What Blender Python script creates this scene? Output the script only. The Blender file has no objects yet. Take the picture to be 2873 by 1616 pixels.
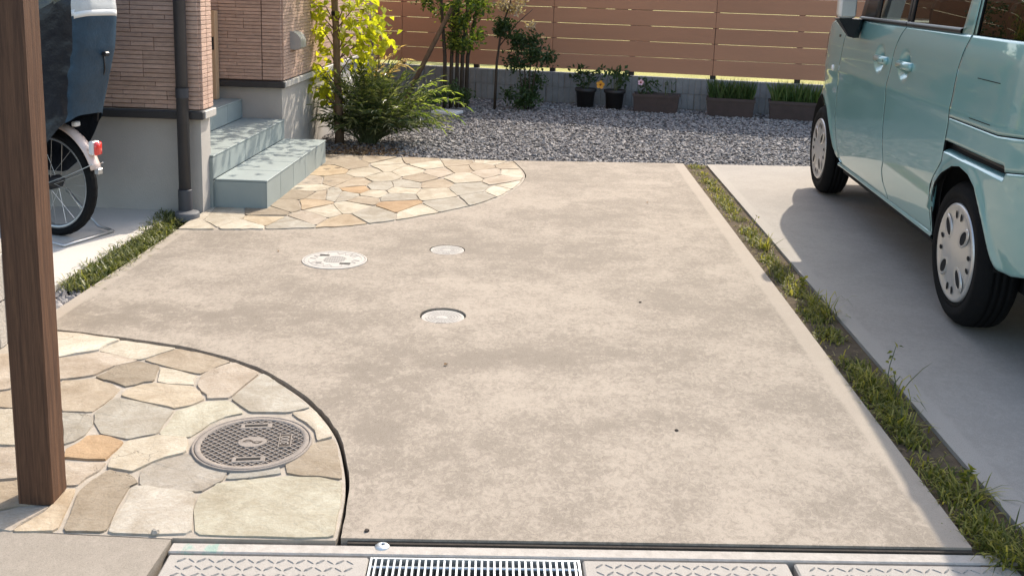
import bpy, bmesh, math, random
import numpy as np
from mathutils import Vector, Matrix
random.seed(7); rng = np.random.default_rng(7)
R = math.radians
scene = bpy.context.scene
COL = scene.collection

# ------------------------------------------------------------------ camera
cam_d = bpy.data.cameras.new('camera'); cam = bpy.data.objects.new('camera', cam_d); COL.objects.link(cam)
PITCH, YAW, ROLL, FPX, CAMH = 0.1827, -0.0316, 0.0302, 2729.46, 1.2428
fw = Vector((math.sin(YAW)*math.cos(PITCH), math.cos(YAW)*math.cos(PITCH), -math.sin(PITCH)))
rt = Vector((math.cos(YAW), -math.sin(YAW), 0)); up = rt.cross(fw)
rt, up = math.cos(ROLL)*rt+math.sin(ROLL)*up, -math.sin(ROLL)*rt+math.cos(ROLL)*up
cam.matrix_world = Matrix(((rt.x, up.x, -fw.x, 0), (rt.y, up.y, -fw.y, 0), (rt.z, up.z, -fw.z, CAMH), (0, 0, 0, 1)))
cam_d.sensor_width = 36; cam_d.lens = FPX/2873*36
cam_d.shift_x = 0; cam_d.shift_y = -(808-460.6)/2873
cam_d.clip_start = 0.05; cam_d.clip_end = 3000
scene.camera = cam

# ------------------------------------------------------------------ sky, sun, exposure
SUN = Vector((0.425, 0.87, 1.0)).normalized()
elev = math.asin(SUN.z); azim = math.atan2(SUN.x, SUN.y)
world = bpy.data.worlds.new('World'); scene.world = world; world.use_nodes = True
wn = world.node_tree.nodes; wl = world.node_tree.links
sky = wn.new('ShaderNodeTexSky'); sky.sky_type = 'NISHITA'; sky.sun_disc = False
sky.sun_elevation = elev; sky.sun_rotation = azim; sky.dust_density = 2.5; sky.ozone_density = 0.0; sky.air_density = 1.3
wl.new(sky.outputs[0], wn['Background'].inputs[0]); wn['Background'].inputs[1].default_value = 0.15
sd = bpy.data.lights.new('sun', 'SUN'); sd.energy = 2.7; sd.angle = R(0.5); sd.color = (1.0, 0.91, 0.78)
so = bpy.data.objects.new('sun', sd); COL.objects.link(so)
so.rotation_euler = (-SUN).to_track_quat('-Z', 'Y').to_euler(); so.location = SUN*30
scene.view_settings.view_transform = 'Standard'; scene.view_settings.look = 'None'
scene.view_settings.exposure = 1.08; scene.view_settings.gamma = 1.0
scene.view_settings.use_curve_mapping = False

# ------------------------------------------------------------------ helpers
LOCAL = set()
def tag(o, label=None, cat=None, group=None, kind=None):
    if label: o['label'] = label
    if cat: o['category'] = cat
    if group: o['group'] = group
    if kind: o['kind'] = kind
    return o
def link(o, parent=None):
    COL.objects.link(o)
    if parent is not None:
        o.parent = parent
        if parent.name in LOCAL: LOCAL.add(o.name)
        else: o.matrix_parent_inverse = Matrix.Translation(-parent.location)
    return o
def empty(name, loc, rz=0, label=None, cat=None, group=None, local=False):
    o = bpy.data.objects.new(name, None); o.empty_display_size = 0.1
    o.location = loc; o.rotation_euler = (0, 0, rz); COL.objects.link(o)
    if local: LOCAL.add(o.name)
    return tag(o, label, cat, group)
def mk(name, V, F, mat, parent=None, smooth=False, midx=None):
    """one mesh object; world coordinates are recentred so that the origin sits at the piece's base"""
    V = np.asarray(V, float)
    loc = np.zeros(3)
    if not (parent is not None and parent.name in LOCAL):
        loc = np.array([(V[:, 0].min()+V[:, 0].max())/2, (V[:, 1].min()+V[:, 1].max())/2, V[:, 2].min()])
    me = bpy.data.meshes.new(name)
    me.from_pydata((V-loc).tolist(), [], F if isinstance(F, list) else F.tolist())
    for m in (mat if isinstance(mat, (list, tuple)) else [mat]): me.materials.append(m)
    if midx is not None: me.polygons.foreach_set('material_index', midx)
    if smooth: me.polygons.foreach_set('use_smooth', [True]*len(me.polygons))
    me.update()
    o = bpy.data.objects.new(name, me); o.location = loc.tolist()
    return link(o, parent)
class MB:
    def __init__(s): s.v = []; s.f = []; s.m = []
    def add(s, V, F, mi=0):
        b = len(s.v); s.v += [tuple(map(float, p)) for p in V]
        s.f += [tuple(int(i)+b for i in f) for f in F]; s.m += [mi]*len(F); return s
    def box(s, x0, x1, y0, y1, z0, z1, mi=0, bev=0.0):
        V, F = boxvf(x0, x1, y0, y1, z0, z1, bev); return s.add(V, F, mi)
    def tube(s, P, r, n=8, mi=0, cap=True):
        V, F = tubevf(P, r, n, cap); return s.add(V, F, mi)
    def lathe(s, prof, n=24, c=(0, 0, 0), mi=0, axis='z'):
        V, F = lathevf(prof, n)
        if axis == 'y': V = [(x, z, y) for x, y, z in V]; F = [f[::-1] for f in F]
        return s.add([(x+c[0], y+c[1], z+c[2]) for x, y, z in V], F, mi)
    def build(s, name, mat, parent=None, smooth=False):
        return mk(name, s.v, s.f, mat, parent, smooth, s.m)
def boxvf(x0, x1, y0, y1, z0, z1, bev=0.0):
    if bev <= 0:
        V = [(x0,y0,z0),(x1,y0,z0),(x1,y1,z0),(x0,y1,z0),(x0,y0,z1),(x1,y0,z1),(x1,y1,z1),(x0,y1,z1)]
        return V, [(3,2,1,0),(4,5,6,7),(0,1,5,4),(1,2,6,5),(2,3,7,6),(3,0,4,7)]
    bm = bmesh.new(); bmesh.ops.create_cube(bm, size=1)
    for v in bm.verts: v.co = Vector(((x0+x1)/2+v.co.x*(x1-x0), (y0+y1)/2+v.co.y*(y1-y0), (z0+z1)/2+v.co.z*(z1-z0)))
    bmesh.ops.bevel(bm, geom=bm.edges[:], offset=bev, segments=2 if bev > .012 else 1, affect='EDGES', profile=.5)
    bm.verts.index_update()
    V = [tuple(v.co) for v in bm.verts]; F = [tuple(v.index for v in f.verts) for f in bm.faces]; bm.free()
    return V, F
def tubevf(P, r, n=8, cap=True):
    P = [Vector(p) for p in P]; k = len(P)
    rr = r if isinstance(r, (list, tuple)) else [r]*k
    V = []; F = []; prev = None
    for i in range(k):
        t = (P[min(i+1, k-1)]-P[max(i-1, 0)]).normalized()
        if prev is None:
            a = t.orthogonal().normalized()
        else:
            a = (prev-t*prev.dot(t)); a = a.normalized() if a.length > 1e-6 else t.orthogonal().normalized()
        prev = a; b = t.cross(a)
        for j in range(n):
            q = 2*math.pi*j/n; V.append(P[i]+(a*math.cos(q)+b*math.sin(q))*rr[i])
    for i in range(k-1):
        for j in range(n):
            F.append((i*n+j, i*n+(j+1) % n, (i+1)*n+(j+1) % n, (i+1)*n+j))
    if cap: F.append(tuple(range(n-1, -1, -1))); F.append(tuple((k-1)*n+j for j in range(n)))
    return V, F
def lathevf(prof, n=24):
    V = []; F = []
    for r, z in prof:
        for j in range(n):
            q = 2*math.pi*j/n; V.append((r*math.cos(q), r*math.sin(q), z))
    for i in range(len(prof)-1):
        for j in range(n): F.append((i*n+j, i*n+(j+1) % n, (i+1)*n+(j+1) % n, (i+1)*n+j))
    return V, F
def slab(name, outer, mat, z1, z0, holes=(), parent=None):
    """flat slab with holes: filled top, extruded sides"""
    bm = bmesh.new(); loops = [outer]+list(holes); edges = []; rings = []
    for L in loops:
        vs = [bm.verts.new((x, y, z1)) for x, y in L]; rings.append(vs)
        for i in range(len(vs)): edges.append(bm.edges.new((vs[i], vs[(i+1) % len(vs)])))
    bmesh.ops.triangle_fill(bm, edges=edges, use_beauty=True)
    bmesh.ops.recalc_face_normals(bm, faces=bm.faces[:])
    if sum(f.normal.z for f in bm.faces) < 0: bmesh.ops.reverse_faces(bm, faces=bm.faces[:])
    for vs in rings:
        lo = [bm.verts.new((v.co.x, v.co.y, z0)) for v in vs]; n = len(vs)
        for i in range(n): bm.faces.new((vs[i], lo[i], lo[(i+1) % n], vs[(i+1) % n]))
    bmesh.ops.recalc_face_normals(bm, faces=bm.faces[:])
    bm.verts.index_update()
    V = [tuple(v.co) for v in bm.verts]; F = [tuple(v.index for v in f.verts) for f in bm.faces]; bm.free()
    return mk(name, V, F, mat, parent)
def shareobj(name, me, loc, parent=None, rot=(0, 0, 0), scale=(1, 1, 1)):
    o = bpy.data.objects.new(name, me); o.location = loc; o.rotation_euler = rot; o.scale = scale
    return link(o, parent)
def rawmesh(name, V, F, mat, smooth=False):
    me = bpy.data.meshes.new(name); me.from_pydata([tuple(map(float, v)) for v in V], [], [tuple(f) for f in F])
    me.materials.append(mat)
    if smooth: me.polygons.foreach_set('use_smooth', [True]*len(me.polygons))
    me.update(); return me

# ------------------------------------------------------------------ materials
def nt(name):
    m = bpy.data.materials.new(name); m.use_nodes = True
    return m, m.node_tree.nodes, m.node_tree.links, m.node_tree.nodes['Principled BSDF']
def node(N, t, **kw):
    n = N.new(t)
    for k, v in kw.items(): setattr(n, k, v)
    return n
def noise(N, L, src, scale, detail=4, rough=.55, dist=0.0, stretch=None):
    n = N.new('ShaderNodeTexNoise'); n.inputs['Scale'].default_value = scale
    n.inputs['Detail'].default_value = detail; n.inputs['Roughness'].default_value = rough; n.inputs['Distortion'].default_value = dist
    if stretch:
        m = N.new('ShaderNodeMapping'); m.inputs['Scale'].default_value = stretch
        L.new(src, m.inputs[0]); L.new(m.outputs[0], n.inputs[0])
    else: L.new(src, n.inputs[0])
    return n.outputs[0]
def ramp(N, L, src, a, b, ca=(0, 0, 0, 1), cb=(1, 1, 1, 1)):
    r = N.new('ShaderNodeValToRGB'); r.color_ramp.elements[0].position = a; r.color_ramp.elements[1].position = b
    r.color_ramp.elements[0].color = ca; r.color_ramp.elements[1].color = cb; L.new(src, r.inputs[0]); return r.outputs[0]
def mix(N, L, fac, a, b, mode='MIX'):
    m = N.new('ShaderNodeMix'); m.data_type = 'RGBA'; m.blend_type = mode
    for sock, v in ((m.inputs[0], fac), (m.inputs[6], a), (m.inputs[7], b)):
        if hasattr(v, 'is_linked'): L.new(v, sock)
        elif isinstance(v, (int, float)): sock.default_value = v
        else: sock.default_value = (*v[:3], 1)
    return m.outputs[2]
def bump(N, L, P, h, strength, dist=.01):
    b = N.new('ShaderNodeBump'); b.inputs['Strength'].default_value = strength; b.inputs['Distance'].default_value = dist
    L.new(h, b.inputs['Height']); L.new(b.outputs[0], P.inputs['Normal']); return b
def mul(c, k): return tuple(min(1, v*k) for v in c[:3])
def MAT(name, base, rough=.6, var=.12, scale=9, fine=120, bstr=0.0, bscale=None, spec=.4, metal=0.0, objcolor=False, rnd=0.0, coat=0.0, stretch=None, coord='Position'):
    m, N, L, P = nt(name)
    g = N.new('ShaderNodeNewGeometry') if coord == 'Position' else N.new('ShaderNodeTexCoord')
    src = g.outputs['Position'] if coord == 'Position' else g.outputs['Object']
    n1 = ramp(N, L, noise(N, L, src, scale, 5, .6, stretch=stretch), .3, .7)
    n2 = ramp(N, L, noise(N, L, src, fine, 3, .6, stretch=stretch), .3, .7)
    if objcolor:
        oi = N.new('ShaderNodeObjectInfo'); b = oi.outputs['Color']
        c = mix(N, L, n1, mix(N, L, 1.0, b, (1-var,)*3, 'MULTIPLY'), mix(N, L, 1.0, b, (1+var,)*3, 'MULTIPLY'))
    else:
        c = mix(N, L, n1, mul(base, 1-var), mul(base, 1+var))
    c = mix(N, L, mix(N, L, n2, (.0,)*3, (.35,)*3), c, mul((1-var,)*3, 1) if objcolor else mul(base, 1-1.6*var), 'MIX') if not objcolor else mix(N, L, n2, mix(N, L, 1.0, c, (1-var*.8,)*3, 'MULTIPLY'), c)
    if rnd:
        oi = N.new('ShaderNodeObjectInfo')
        k = ramp(N, L, oi.outputs['Random'], 0, 1, (1-rnd, 1-rnd*1.05, 1-rnd*1.1, 1), (1+rnd, 1+rnd*.95, 1+rnd*.9, 1))
        c = mix(N, L, 1.0, c, k, 'MULTIPLY')
    L.new(c, P.inputs['Base Color'])
    P.inputs['Roughness'].default_value = rough; P.inputs['Specular IOR Level'].default_value = spec; P.inputs['Metallic'].default_value = metal
    P.inputs['Coat Weight'].default_value = coat
    if bstr: bump(N, L, P, noise(N, L, src, bscale or fine, 5, .65, stretch=stretch), bstr)
    return m
def LEAF(name, cols, trans=.45, rough=.45):
    m, N, L, P = nt(name); out = N['Material Output']
    g = N.new('ShaderNodeNewGeometry')
    r = N.new('ShaderNodeValToRGB'); L.new(g.outputs['Random Per Island'], r.inputs[0])
    e = r.color_ramp.elements
    while len(e) < len(cols): e.new(.5)
    for i, c in enumerate(cols): e[i].position = i/(len(cols)-1); e[i].color = (*c, 1)
    oi = N.new('ShaderNodeObjectInfo')
    k = ramp(N, L, oi.outputs['Random'], 0, 1, (.8, .8, .8, 1), (1.2, 1.2, 1.2, 1))
    c = mix(N, L, 1.0, r.outputs[0], k, 'MULTIPLY')
    L.new(c, P.inputs['Base Color']); P.inputs['Roughness'].default_value = rough; P.inputs['Specular IOR Level'].default_value = .35
    t = N.new('ShaderNodeBsdfTranslucent'); c2 = mix(N, L, 1.0, c, (1.5, 1.55, .55), 'MULTIPLY'); L.new(c2, t.inputs[0])
    ms = N.new('ShaderNodeMixShader'); ms.inputs[0].default_value = trans
    L.new(P.outputs[0], ms.inputs[1]); L.new(t.outputs[0], ms.inputs[2]); L.new(ms.outputs[0], out.inputs[0])
    return m
def CONCRETE(name, base, stain, edges=(), amount=1.0, patches=()):
    """cast concrete: mottled weathering stains with fibrous grain, smooth trowelled margins at given x lines"""
    m, N, L, P = nt(name)
    g = N.new('ShaderNodeNewGeometry'); src = g.outputs['Position']
    bigm = ramp(N, L, noise(N, L, src, 1.25, 9, .66, .0, (1.0, 1.2, 1.0)), .42, .68)
    mid = ramp(N, L, noise(N, L, src, 6.5, 8, .74, .0), .40, .68)
    blot = mix(N, L, .42, bigm, mid)
    for (px, py, rx, ry, k) in patches:            # weathered patches where they lie on the slab
        mp = N.new('ShaderNodeMapping'); mp.vector_type = 'TEXTURE'; mp.inputs['Location'].default_value = (px, py, 0); mp.inputs['Scale'].default_value = (rx, ry, 1)
        L.new(src, mp.inputs[0]); ln = N.new('ShaderNodeVectorMath'); ln.operation = 'LENGTH'; L.new(mp.outputs[0], ln.inputs[0])
        pm = mix(N, L, 1.0, ramp(N, L, ln.outputs['Value'], .25, 1.0, (k, k, k, 1), (0, 0, 0, 1)), ramp(N, L, noise(N, L, src, 9, 7, .72), .34, .60), 'MULTIPLY')
        blot = mix(N, L, 1.0, blot, pm, 'ADD')
    fine = noise(N, L, src, 52, 7, .78, 1.1, (1.0, .8, 1.0))
    speck = ramp(N, L, noise(N, L, src, 330, 3, .7, .3), .30, .52)
    fib = ramp(N, L, mix(N, L, 1.0, mix(N, L, 1.0, blot, (.30,)*3, 'MULTIPLY'), fine, 'ADD'), .50, .68)
    f = mix(N, L, 1.0, mix(N, L, 1.0, fib, (.43,)*3, 'MULTIPLY'), mix(N, L, 1.0, blot, (.15,)*3, 'MULTIPLY'), 'ADD')
    hair = ramp(N, L, noise(N, L, src, 120, 6, .8, 2.5), .56, .66)
    f = mix(N, L, 1.0, f, mix(N, L, 1.0, mix(N, L, 1.0, hair, blot, 'MULTIPLY'), (1.35,)*3, 'MULTIPLY'), 'ADD')
    if edges:
        sx = N.new('ShaderNodeSeparateXYZ'); L.new(src, sx.inputs[0]); acc = None
        for (ex, w) in edges:
            s = N.new('ShaderNodeMath'); s.operation = 'SUBTRACT'; s.inputs[1].default_value = ex; L.new(sx.outputs[0], s.inputs[0])
            a = N.new('ShaderNodeMath'); a.operation = 'ABSOLUTE'; L.new(s.outputs[0], a.inputs[0])
            t = N.new('ShaderNodeMapRange'); t.inputs[1].default_value = w*.8; t.inputs[2].default_value = w; L.new(a.outputs[0], t.inputs[0])
            acc = t.outputs[0] if acc is None else mix(N, L, 1.0, acc, t.outputs[0], 'MULTIPLY')
        f = mix(N, L, 1.0, f, mix(N, L, acc, (.45,)*3, (1,)*3), 'MULTIPLY')
    if amount != 1.0: f = mix(N, L, 1.0, f, (amount,)*3, 'MULTIPLY')
    c = mix(N, L, f, base, stain)
    if edges: c = mix(N, L, acc, mix(N, L, .5, mul(base, 1.03), c), c)
    c = mix(N, L, speck, mix(N, L, 1.0, c, (.76, .75, .74), 'MULTIPLY'), c)
    L.new(c, P.inputs['Base Color']); P.inputs['Roughness'].default_value = .85; P.inputs['Specular IOR Level'].default_value = .25
    h = mix(N, L, .5, noise(N, L, src, 90, 6, .75, 1.0), noise(N, L, src, 320, 3, .7))
    bump(N, L, P, h, .35, .004)
    return m

def STONE(name):
    """riven flagstone: the stone's own colour (object colour) with rusty staining, flaky bedding and hairline cracks"""
    m, N, L, P = nt(name); g = N.new('ShaderNodeNewGeometry'); src = g.outputs['Position']; oi = N.new('ShaderNodeObjectInfo')
    off = N.new('ShaderNodeVectorMath'); off.operation = 'ADD'; L.new(src, off.inputs[0])
    sc = N.new('ShaderNodeVectorMath'); sc.operation = 'SCALE'; sc.inputs[0].default_value = (37, 53, 11); L.new(oi.outputs['Random'], sc.inputs['Scale']); L.new(sc.outputs[0], off.inputs[1])
    q = off.outputs[0]
    a = ramp(N, L, noise(N, L, q, 7, 6, .65, .8), .32, .70); b = ramp(N, L, noise(N, L, q, 34, 6, .7, 1.5, (1, 1.5, 1)), .36, .66); c_ = ramp(N, L, noise(N, L, q, 150, 4, .7), .3, .6)
    c = mix(N, L, a, mix(N, L, 1.0, oi.outputs['Color'], (.72, .66, .58), 'MULTIPLY'), mix(N, L, 1.0, oi.outputs['Color'], (1.10, 1.08, 1.04), 'MULTIPLY'))
    c = mix(N, L, b, mix(N, L, 1.0, c, (.86, .83, .78), 'MULTIPLY'), c)
    c = mix(N, L, c_, mix(N, L, 1.0, c, (.88, .87, .86), 'MULTIPLY'), c)
    v = N.new('ShaderNodeTexVoronoi'); v.feature = 'DISTANCE_TO_EDGE'; v.inputs['Scale'].default_value = 5.0
    dn = N.new('ShaderNodeTexNoise'); dn.inputs['Scale'].default_value = 14; dn.inputs['Detail'].default_value = 5; L.new(q, dn.inputs[0])
    dm = N.new('ShaderNodeVectorMath'); dm.operation = 'MULTIPLY_ADD'; dm.inputs[1].default_value = (.16, .16, .16); L.new(dn.outputs['Color'], dm.inputs[0]); L.new(q, dm.inputs[2]); L.new(dm.outputs[0], v.inputs['Vector'])
    cr = mix(N, L, 1.0, ramp(N, L, v.outputs['Distance'], .0, .012, (1, 1, 1, 1), (0, 0, 0, 1)), ramp(N, L, noise(N, L, q, 4, 2, .5), .60, .70), 'MULTIPLY')
    c = mix(N, L, mix(N, L, 1.0, cr, (.5,)*3, 'MULTIPLY'), c, (.10, .075, .05))
    L.new(c, P.inputs['Base Color']); P.inputs['Roughness'].default_value = .8; P.inputs['Specular IOR Level'].default_value = .3
    h = mix(N, L, .35, noise(N, L, q, 22, 7, .72, 1.2, (1, 1.6, 1)), noise(N, L, q, 110, 4, .7)); h = mix(N, L, 1.0, h, cr, 'SUBTRACT')
    bump(N, L, P, h, .6, .008)
    return m

# ------------------------------------------------------------------ shared materials
m_slab = CONCRETE('parking_concrete', (.352, .303, .248), (.125, .104, .082), edges=((1.02, .075), (-1.79, .06)), patches=((-1.55, 3.38, .42, .20, .75), (-1.05, 3.40, .40, .22, .6), (-.50, 2.98, .26, .28, .7), (-.12, 3.10, .34, .16, .5), (.38, 2.66, .28, .14, .4), (-.42, 2.45, .10, .5, .45), (.1, 4.5, .5, .3, .35), (.35, 3.2, .4, .18, .4)))
m_slab2 = CONCRETE('drive_concrete', (.335, .305, .268), (.215, .195, .175), edges=((1.175, .075),), amount=.75)
m_slab3 = CONCRETE('cycle_concrete', (.58, .53, .47), (.47, .43, .375), amount=.5)
m_pave = CONCRETE('pavement_concrete', (.31, .27, .225), (.20, .175, .142), amount=.8)
m_cover = CONCRETE('cover_concrete', (.38, .35, .315), (.28, .257, .23), amount=.6)
m_mortar = MAT('mortar', (.36, .315, .26), .9, .22, 14, 90, .3)
m_stone = STONE('flagstone')
m_soil = MAT('soil', (.10, .075, .05), .95, .3, 20, 90, .8, 60, .2)
m_asph = MAT('asphalt', (.055, .054, .052), .9, .2, 3, 140, .6, 150, .3)
m_field = MAT('field_grass', (.34, .32, .10), .9, .22, 1.2, 14, .8, 30, .2)
m_grav0 = MAT('gravel_bed', (.10, .095, .095), .95, .3, 25, 110, .8, 70, .3)
m_galv = MAT('galvanised_steel', (.62, .65, .66), .38, .12, 30, 160, .1, None, .5, .75)
m_iron = MAT('cast_iron_pit', (.075, .058, .046), .8, .25, 60, 220, .4, 200, .3)
m_ironlt = MAT('worn_lid_metal', (.27, .235, .205), .75, .16, 40, 200, .3, 200, .15, 0)
m_lidwh = MAT('pale_lid_resin', (.43, .40, .36), .75, .10, 30, 140, .2, 160, .4)
m_dark = MAT('dark_gap', (.02, .018, .016), .95, .1, 10, 60)
m_line = MAT('engraved_line', (.20, .185, .17), .8, .15, 40, 150)

def catmull(P, k=6):
    P = [Vector((*p, 0)) for p in P]; out = []
    for i in range(len(P)-1):
        a = P[max(i-1, 0)]; b = P[i]; c = P[i+1]; d = P[min(i+2, len(P)-1)]
        for j in range(k):
            t = j/k
            q = .5*((2*b)+(c-a)*t+(2*a-5*b+4*c-d)*t*t+(3*b-a-3*c+d)*t**3); out.append((q.x, q.y))
    out.append((P[-1].x, P[-1].y)); return out
def circ(cx, cy, r, n=40): return [(cx+r*math.cos(2*math.pi*i/n), cy+r*math.sin(2*math.pi*i/n)) for i in range(n)]
def yf(x): return 2.021+.058*x
CUR1 = catmull([(-1.79, 3.215), (-1.68, 3.205), (-1.45, 3.16), (-1.22, 3.105), (-1.08, 3.05), (-.9, 2.95), (-.73, 2.79), (-.62, 2.65), (-.535, 2.5), (-.48, 2.34), (-.447, 2.2), (-.425, yf(-.425))])
CUR2 = catmull([(-1.79, 4.61), (-1.58, 4.635), (-1.38, 4.67), (-1.14, 4.73), (-.94, 4.815), (-.69, 5.01), (-.43, 5.3), (-.27, 5.56), (-.155, 5.89), (-.105, 6.24), (-.13, 6.52), (-.21, 6.86)])
LID1 = (-.757, 2.428); LID2 = (-.917, 4.193); LID3 = (-.434, 4.437); LID4 = (-.356, 3.516)

# ------------------------------------------------------------------ the ground and its sheets
def sheet(name, x0, x1, y0, y1, z, mat):
    return tag(mk(name, [(x0, y0, z), (x1, y0, z), (x1, y1, z), (x0, y1, z)], [(0, 1, 2, 3)], mat), kind='structure')
sheet('ground', -500, 500, -500, 500, -.34, m_soil)
sheet('road', -30, 30, -9, 1.60, -.022, m_asph)
sheet('field', -60, 60, 10.95, 90, -.06, m_field)
def curb_noise(L, a): return [(x+random.uniform(-a, a), y+random.uniform(-a, a)) for x, y in L]
main = [(-.425, yf(-.425)+.0018), (.3, yf(.3)+.0018), (1.02, yf(1.02)+.0018), (1.02, 3.5), (1.02, 5.2), (1.02, 6.99), (.4, 6.925)] + curb_noise(CUR2[::-1], .0018) + [(-1.79, 4.2), (-1.79, 3.6)] + curb_noise(CUR1, .0018)[:-1]
park = tag(slab('parking_slab', main, m_slab, 0, -.3, [circ(*LID2, .147), circ(*LID3, .0845), circ(*LID4, .088)]), kind='structure')
tag(slab('driveway_slab', [(1.175, yf(1.175)), (4.6, yf(4.6)), (4.6, 7.4), (1.95, 7.06), (1.19, 6.985)], m_slab2, 0, -.3), kind='structure')
tag(slab('cycle_slab', [(-6.5, 3.30), (-1.93, 3.47), (-1.93, 4.80), (-2.02, 4.99), (-6.5, 4.99)], m_slab3, .004, -.3), kind='structure')
tag(slab('pavement', [(-6.5, -.5), (-.802, -.5), (-.802, 1.966), (-6.5, 1.966)], m_pave, -.004, -.3), kind='structure')
sheet('planting_soil', -1.93, -1.79, 3.2, 4.99, -.035, m_soil)
sheet('planting_soil', 1.02, 1.19, 1.9, 7.02, -.014, m_soil)
tag(slab('gravel_bed', [(-4, 6.86), (-.21, 6.86), (1.0, 6.99), (1.95, 7.06), (4.6, 7.4), (7, 7.5), (7, 9.2), (-4, 11.4)], m_grav0, -.03, -.3), kind='structure')
gutter = MB()
gutter.box(-.80, 4.6, -.046, -.010, -.3, -.010, bev=.003)
gutter.box(-.80, 4.6, -.62, -.46, -.3, -.012)
gutter.box(-.80, 4.6, -.46, -.046, -.3, -.26)
GA = math.atan(.058)
def gxf(V): return [(x*math.cos(GA)-y*math.sin(GA), 2.021+x*math.sin(GA)+y*math.cos(GA), z) for x, y, z in V]

m_gut, N, L, P = nt('gutter_concrete')            # frame concrete with a smear of old green marking paint
g = N.new('ShaderNodeNewGeometry'); src = g.outputs['Position']
sx = N.new('ShaderNodeSeparateXYZ'); L.new(src, sx.inputs[0])
a = N.new('ShaderNodeMapRange'); a.inputs[1].default_value = -.80; a.inputs[2].default_value = -.76; L.new(sx.outputs[0], a.inputs[0])
b = N.new('ShaderNodeMapRange'); b.inputs[1].default_value = -.655; b.inputs[2].default_value = -.69; L.new(sx.outputs[0], b.inputs[0])
msk = mix(N, L, 1.0, a.outputs[0], b.outputs[0], 'MULTIPLY')
msk = mix(N, L, 1.0, msk, ramp(N, L, noise(N, L, src, 38, 4, .6, .8, (1, .5, 1)), .45, .56), 'MULTIPLY')
cb = mix(N, L, ramp(N, L, noise(N, L, src, 40, 6, .7), .35, .7), (.33, .30, .265), (.44, .40, .36))
L.new(mix(N, L, mix(N, L, 1.0, msk, (.55,)*3, 'MULTIPLY'), cb, (.16, .33, .27)), P.inputs['Base Color']); P.inputs['Roughness'].default_value = .85
bump(N, L, P, noise(N, L, src, 160, 5, .7), .4, .004)
gut = tag(mk('gutter', gxf(gutter.v), gutter.f, m_gut), kind='structure')
js = MB().box(-.41, 1.02, -.0096, .0015, -.2, -.0062); mk('gap_shade_strip', gxf(js.v), js.f, MAT('gap_shade', (.045, .036, .028), .9, .2, 30, 90, .5, 120), gut)  # added dark strip standing in for shade in the gap at the slab front

# ------------------------------------------------------------------ flagstones laid in mortar
area1 = [(x-.008, y-.012) for x, y in CUR1[1:-1]] + [(-.437, yf(-.437)), (-.802, yf(-.802)), (-.802, 1.972), (-2.2, 1.972), (-2.2, 3.2)]
pave1 = tag(slab('flagstone_path', area1, m_mortar, -.0055, -.3), kind='structure')
area2 = [(-1.79, 4.622)] + [(x-.006, y+.012) for x, y in CUR2[1:-1]] + [(-.21, 6.86), (-2.2, 6.86), (-2.2, 4.99), (-1.79, 4.99)]
pave2 = tag(slab('flagstone_apron', area2, m_mortar, -.0055, -.3), kind='structure')
def chaikin(P, f=.09):
    out = []
    for i in range(len(P)):
        a = Vector((*P[i], 0)); b = Vector((*P[(i+1) % len(P)], 0))
        p = a.lerp(b, f); q = a.lerp(b, 1-f); out += [(p.x, p.y), (q.x, q.y)]
    return out
def flag(poly, col, parent, shrink=-.003, jit=.0020):
    P0 = chaikin(poly, .07); P = []
    for a_, b_ in zip(P0, P0[1:]+P0[:1]):
        P.append(a_); l_ = math.hypot(b_[0]-a_[0], b_[1]-a_[1])
        if l_ > .05:
            t_ = random.uniform(.35, .65); q_ = random.gauss(0, .0035); P.append((a_[0]+(b_[0]-a_[0])*t_-(b_[1]-a_[1])/l_*q_, a_[1]+(b_[1]-a_[1])*t_+(b_[0]-a_[0])/l_*q_))
    n = len(P)
    cx = sum(p[0] for p in P)/n; cy = sum(p[1] for p in P)/n
    top = random.uniform(-.0012, .0014); tx, ty = random.uniform(-.003, .003), random.uniform(-.003, .003)
    ring = []; inn = []
    for x, y in P:
        d = math.hypot(x-cx, y-cy)+1e-6; j = random.uniform(-jit, jit)
        k = (d-shrink+j)/d; k2 = (d-shrink-.0028+j+random.uniform(-.002, .001))/d
        ring.append((cx+(x-cx)*k, cy+(y-cy)*k, -.012))
        X, Y = cx+(x-cx)*k2, cy+(y-cy)*k2
        inn.append((X, Y, top+tx*(X-cx)+ty*(Y-cy)+random.uniform(-.0007, .0007)))
    V = ring+inn+[(cx, cy, top+random.uniform(-.001, .0015))]
    F = []
    for i in range(n):
        j = (i+1) % n; F.append((i, j, n+j, n+i)); F.append((n+i, n+j, 2*n))
    a = sum(P[i][0]*P[(i+1) % n][1]-P[(i+1) % n][0]*P[i][1] for i in range(n))
    if a < 0: F = [f[::-1] for f in F]
    o = mk('flagstone', V, F, m_stone, parent)
    k = random.uniform(.76, .88); g_ = sum(col)/3; o.color = tuple((v*.64+g_*.36)*k*w_ for v, w_ in zip(col, (1.02, .988, .94)))+(1,); return o
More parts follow.
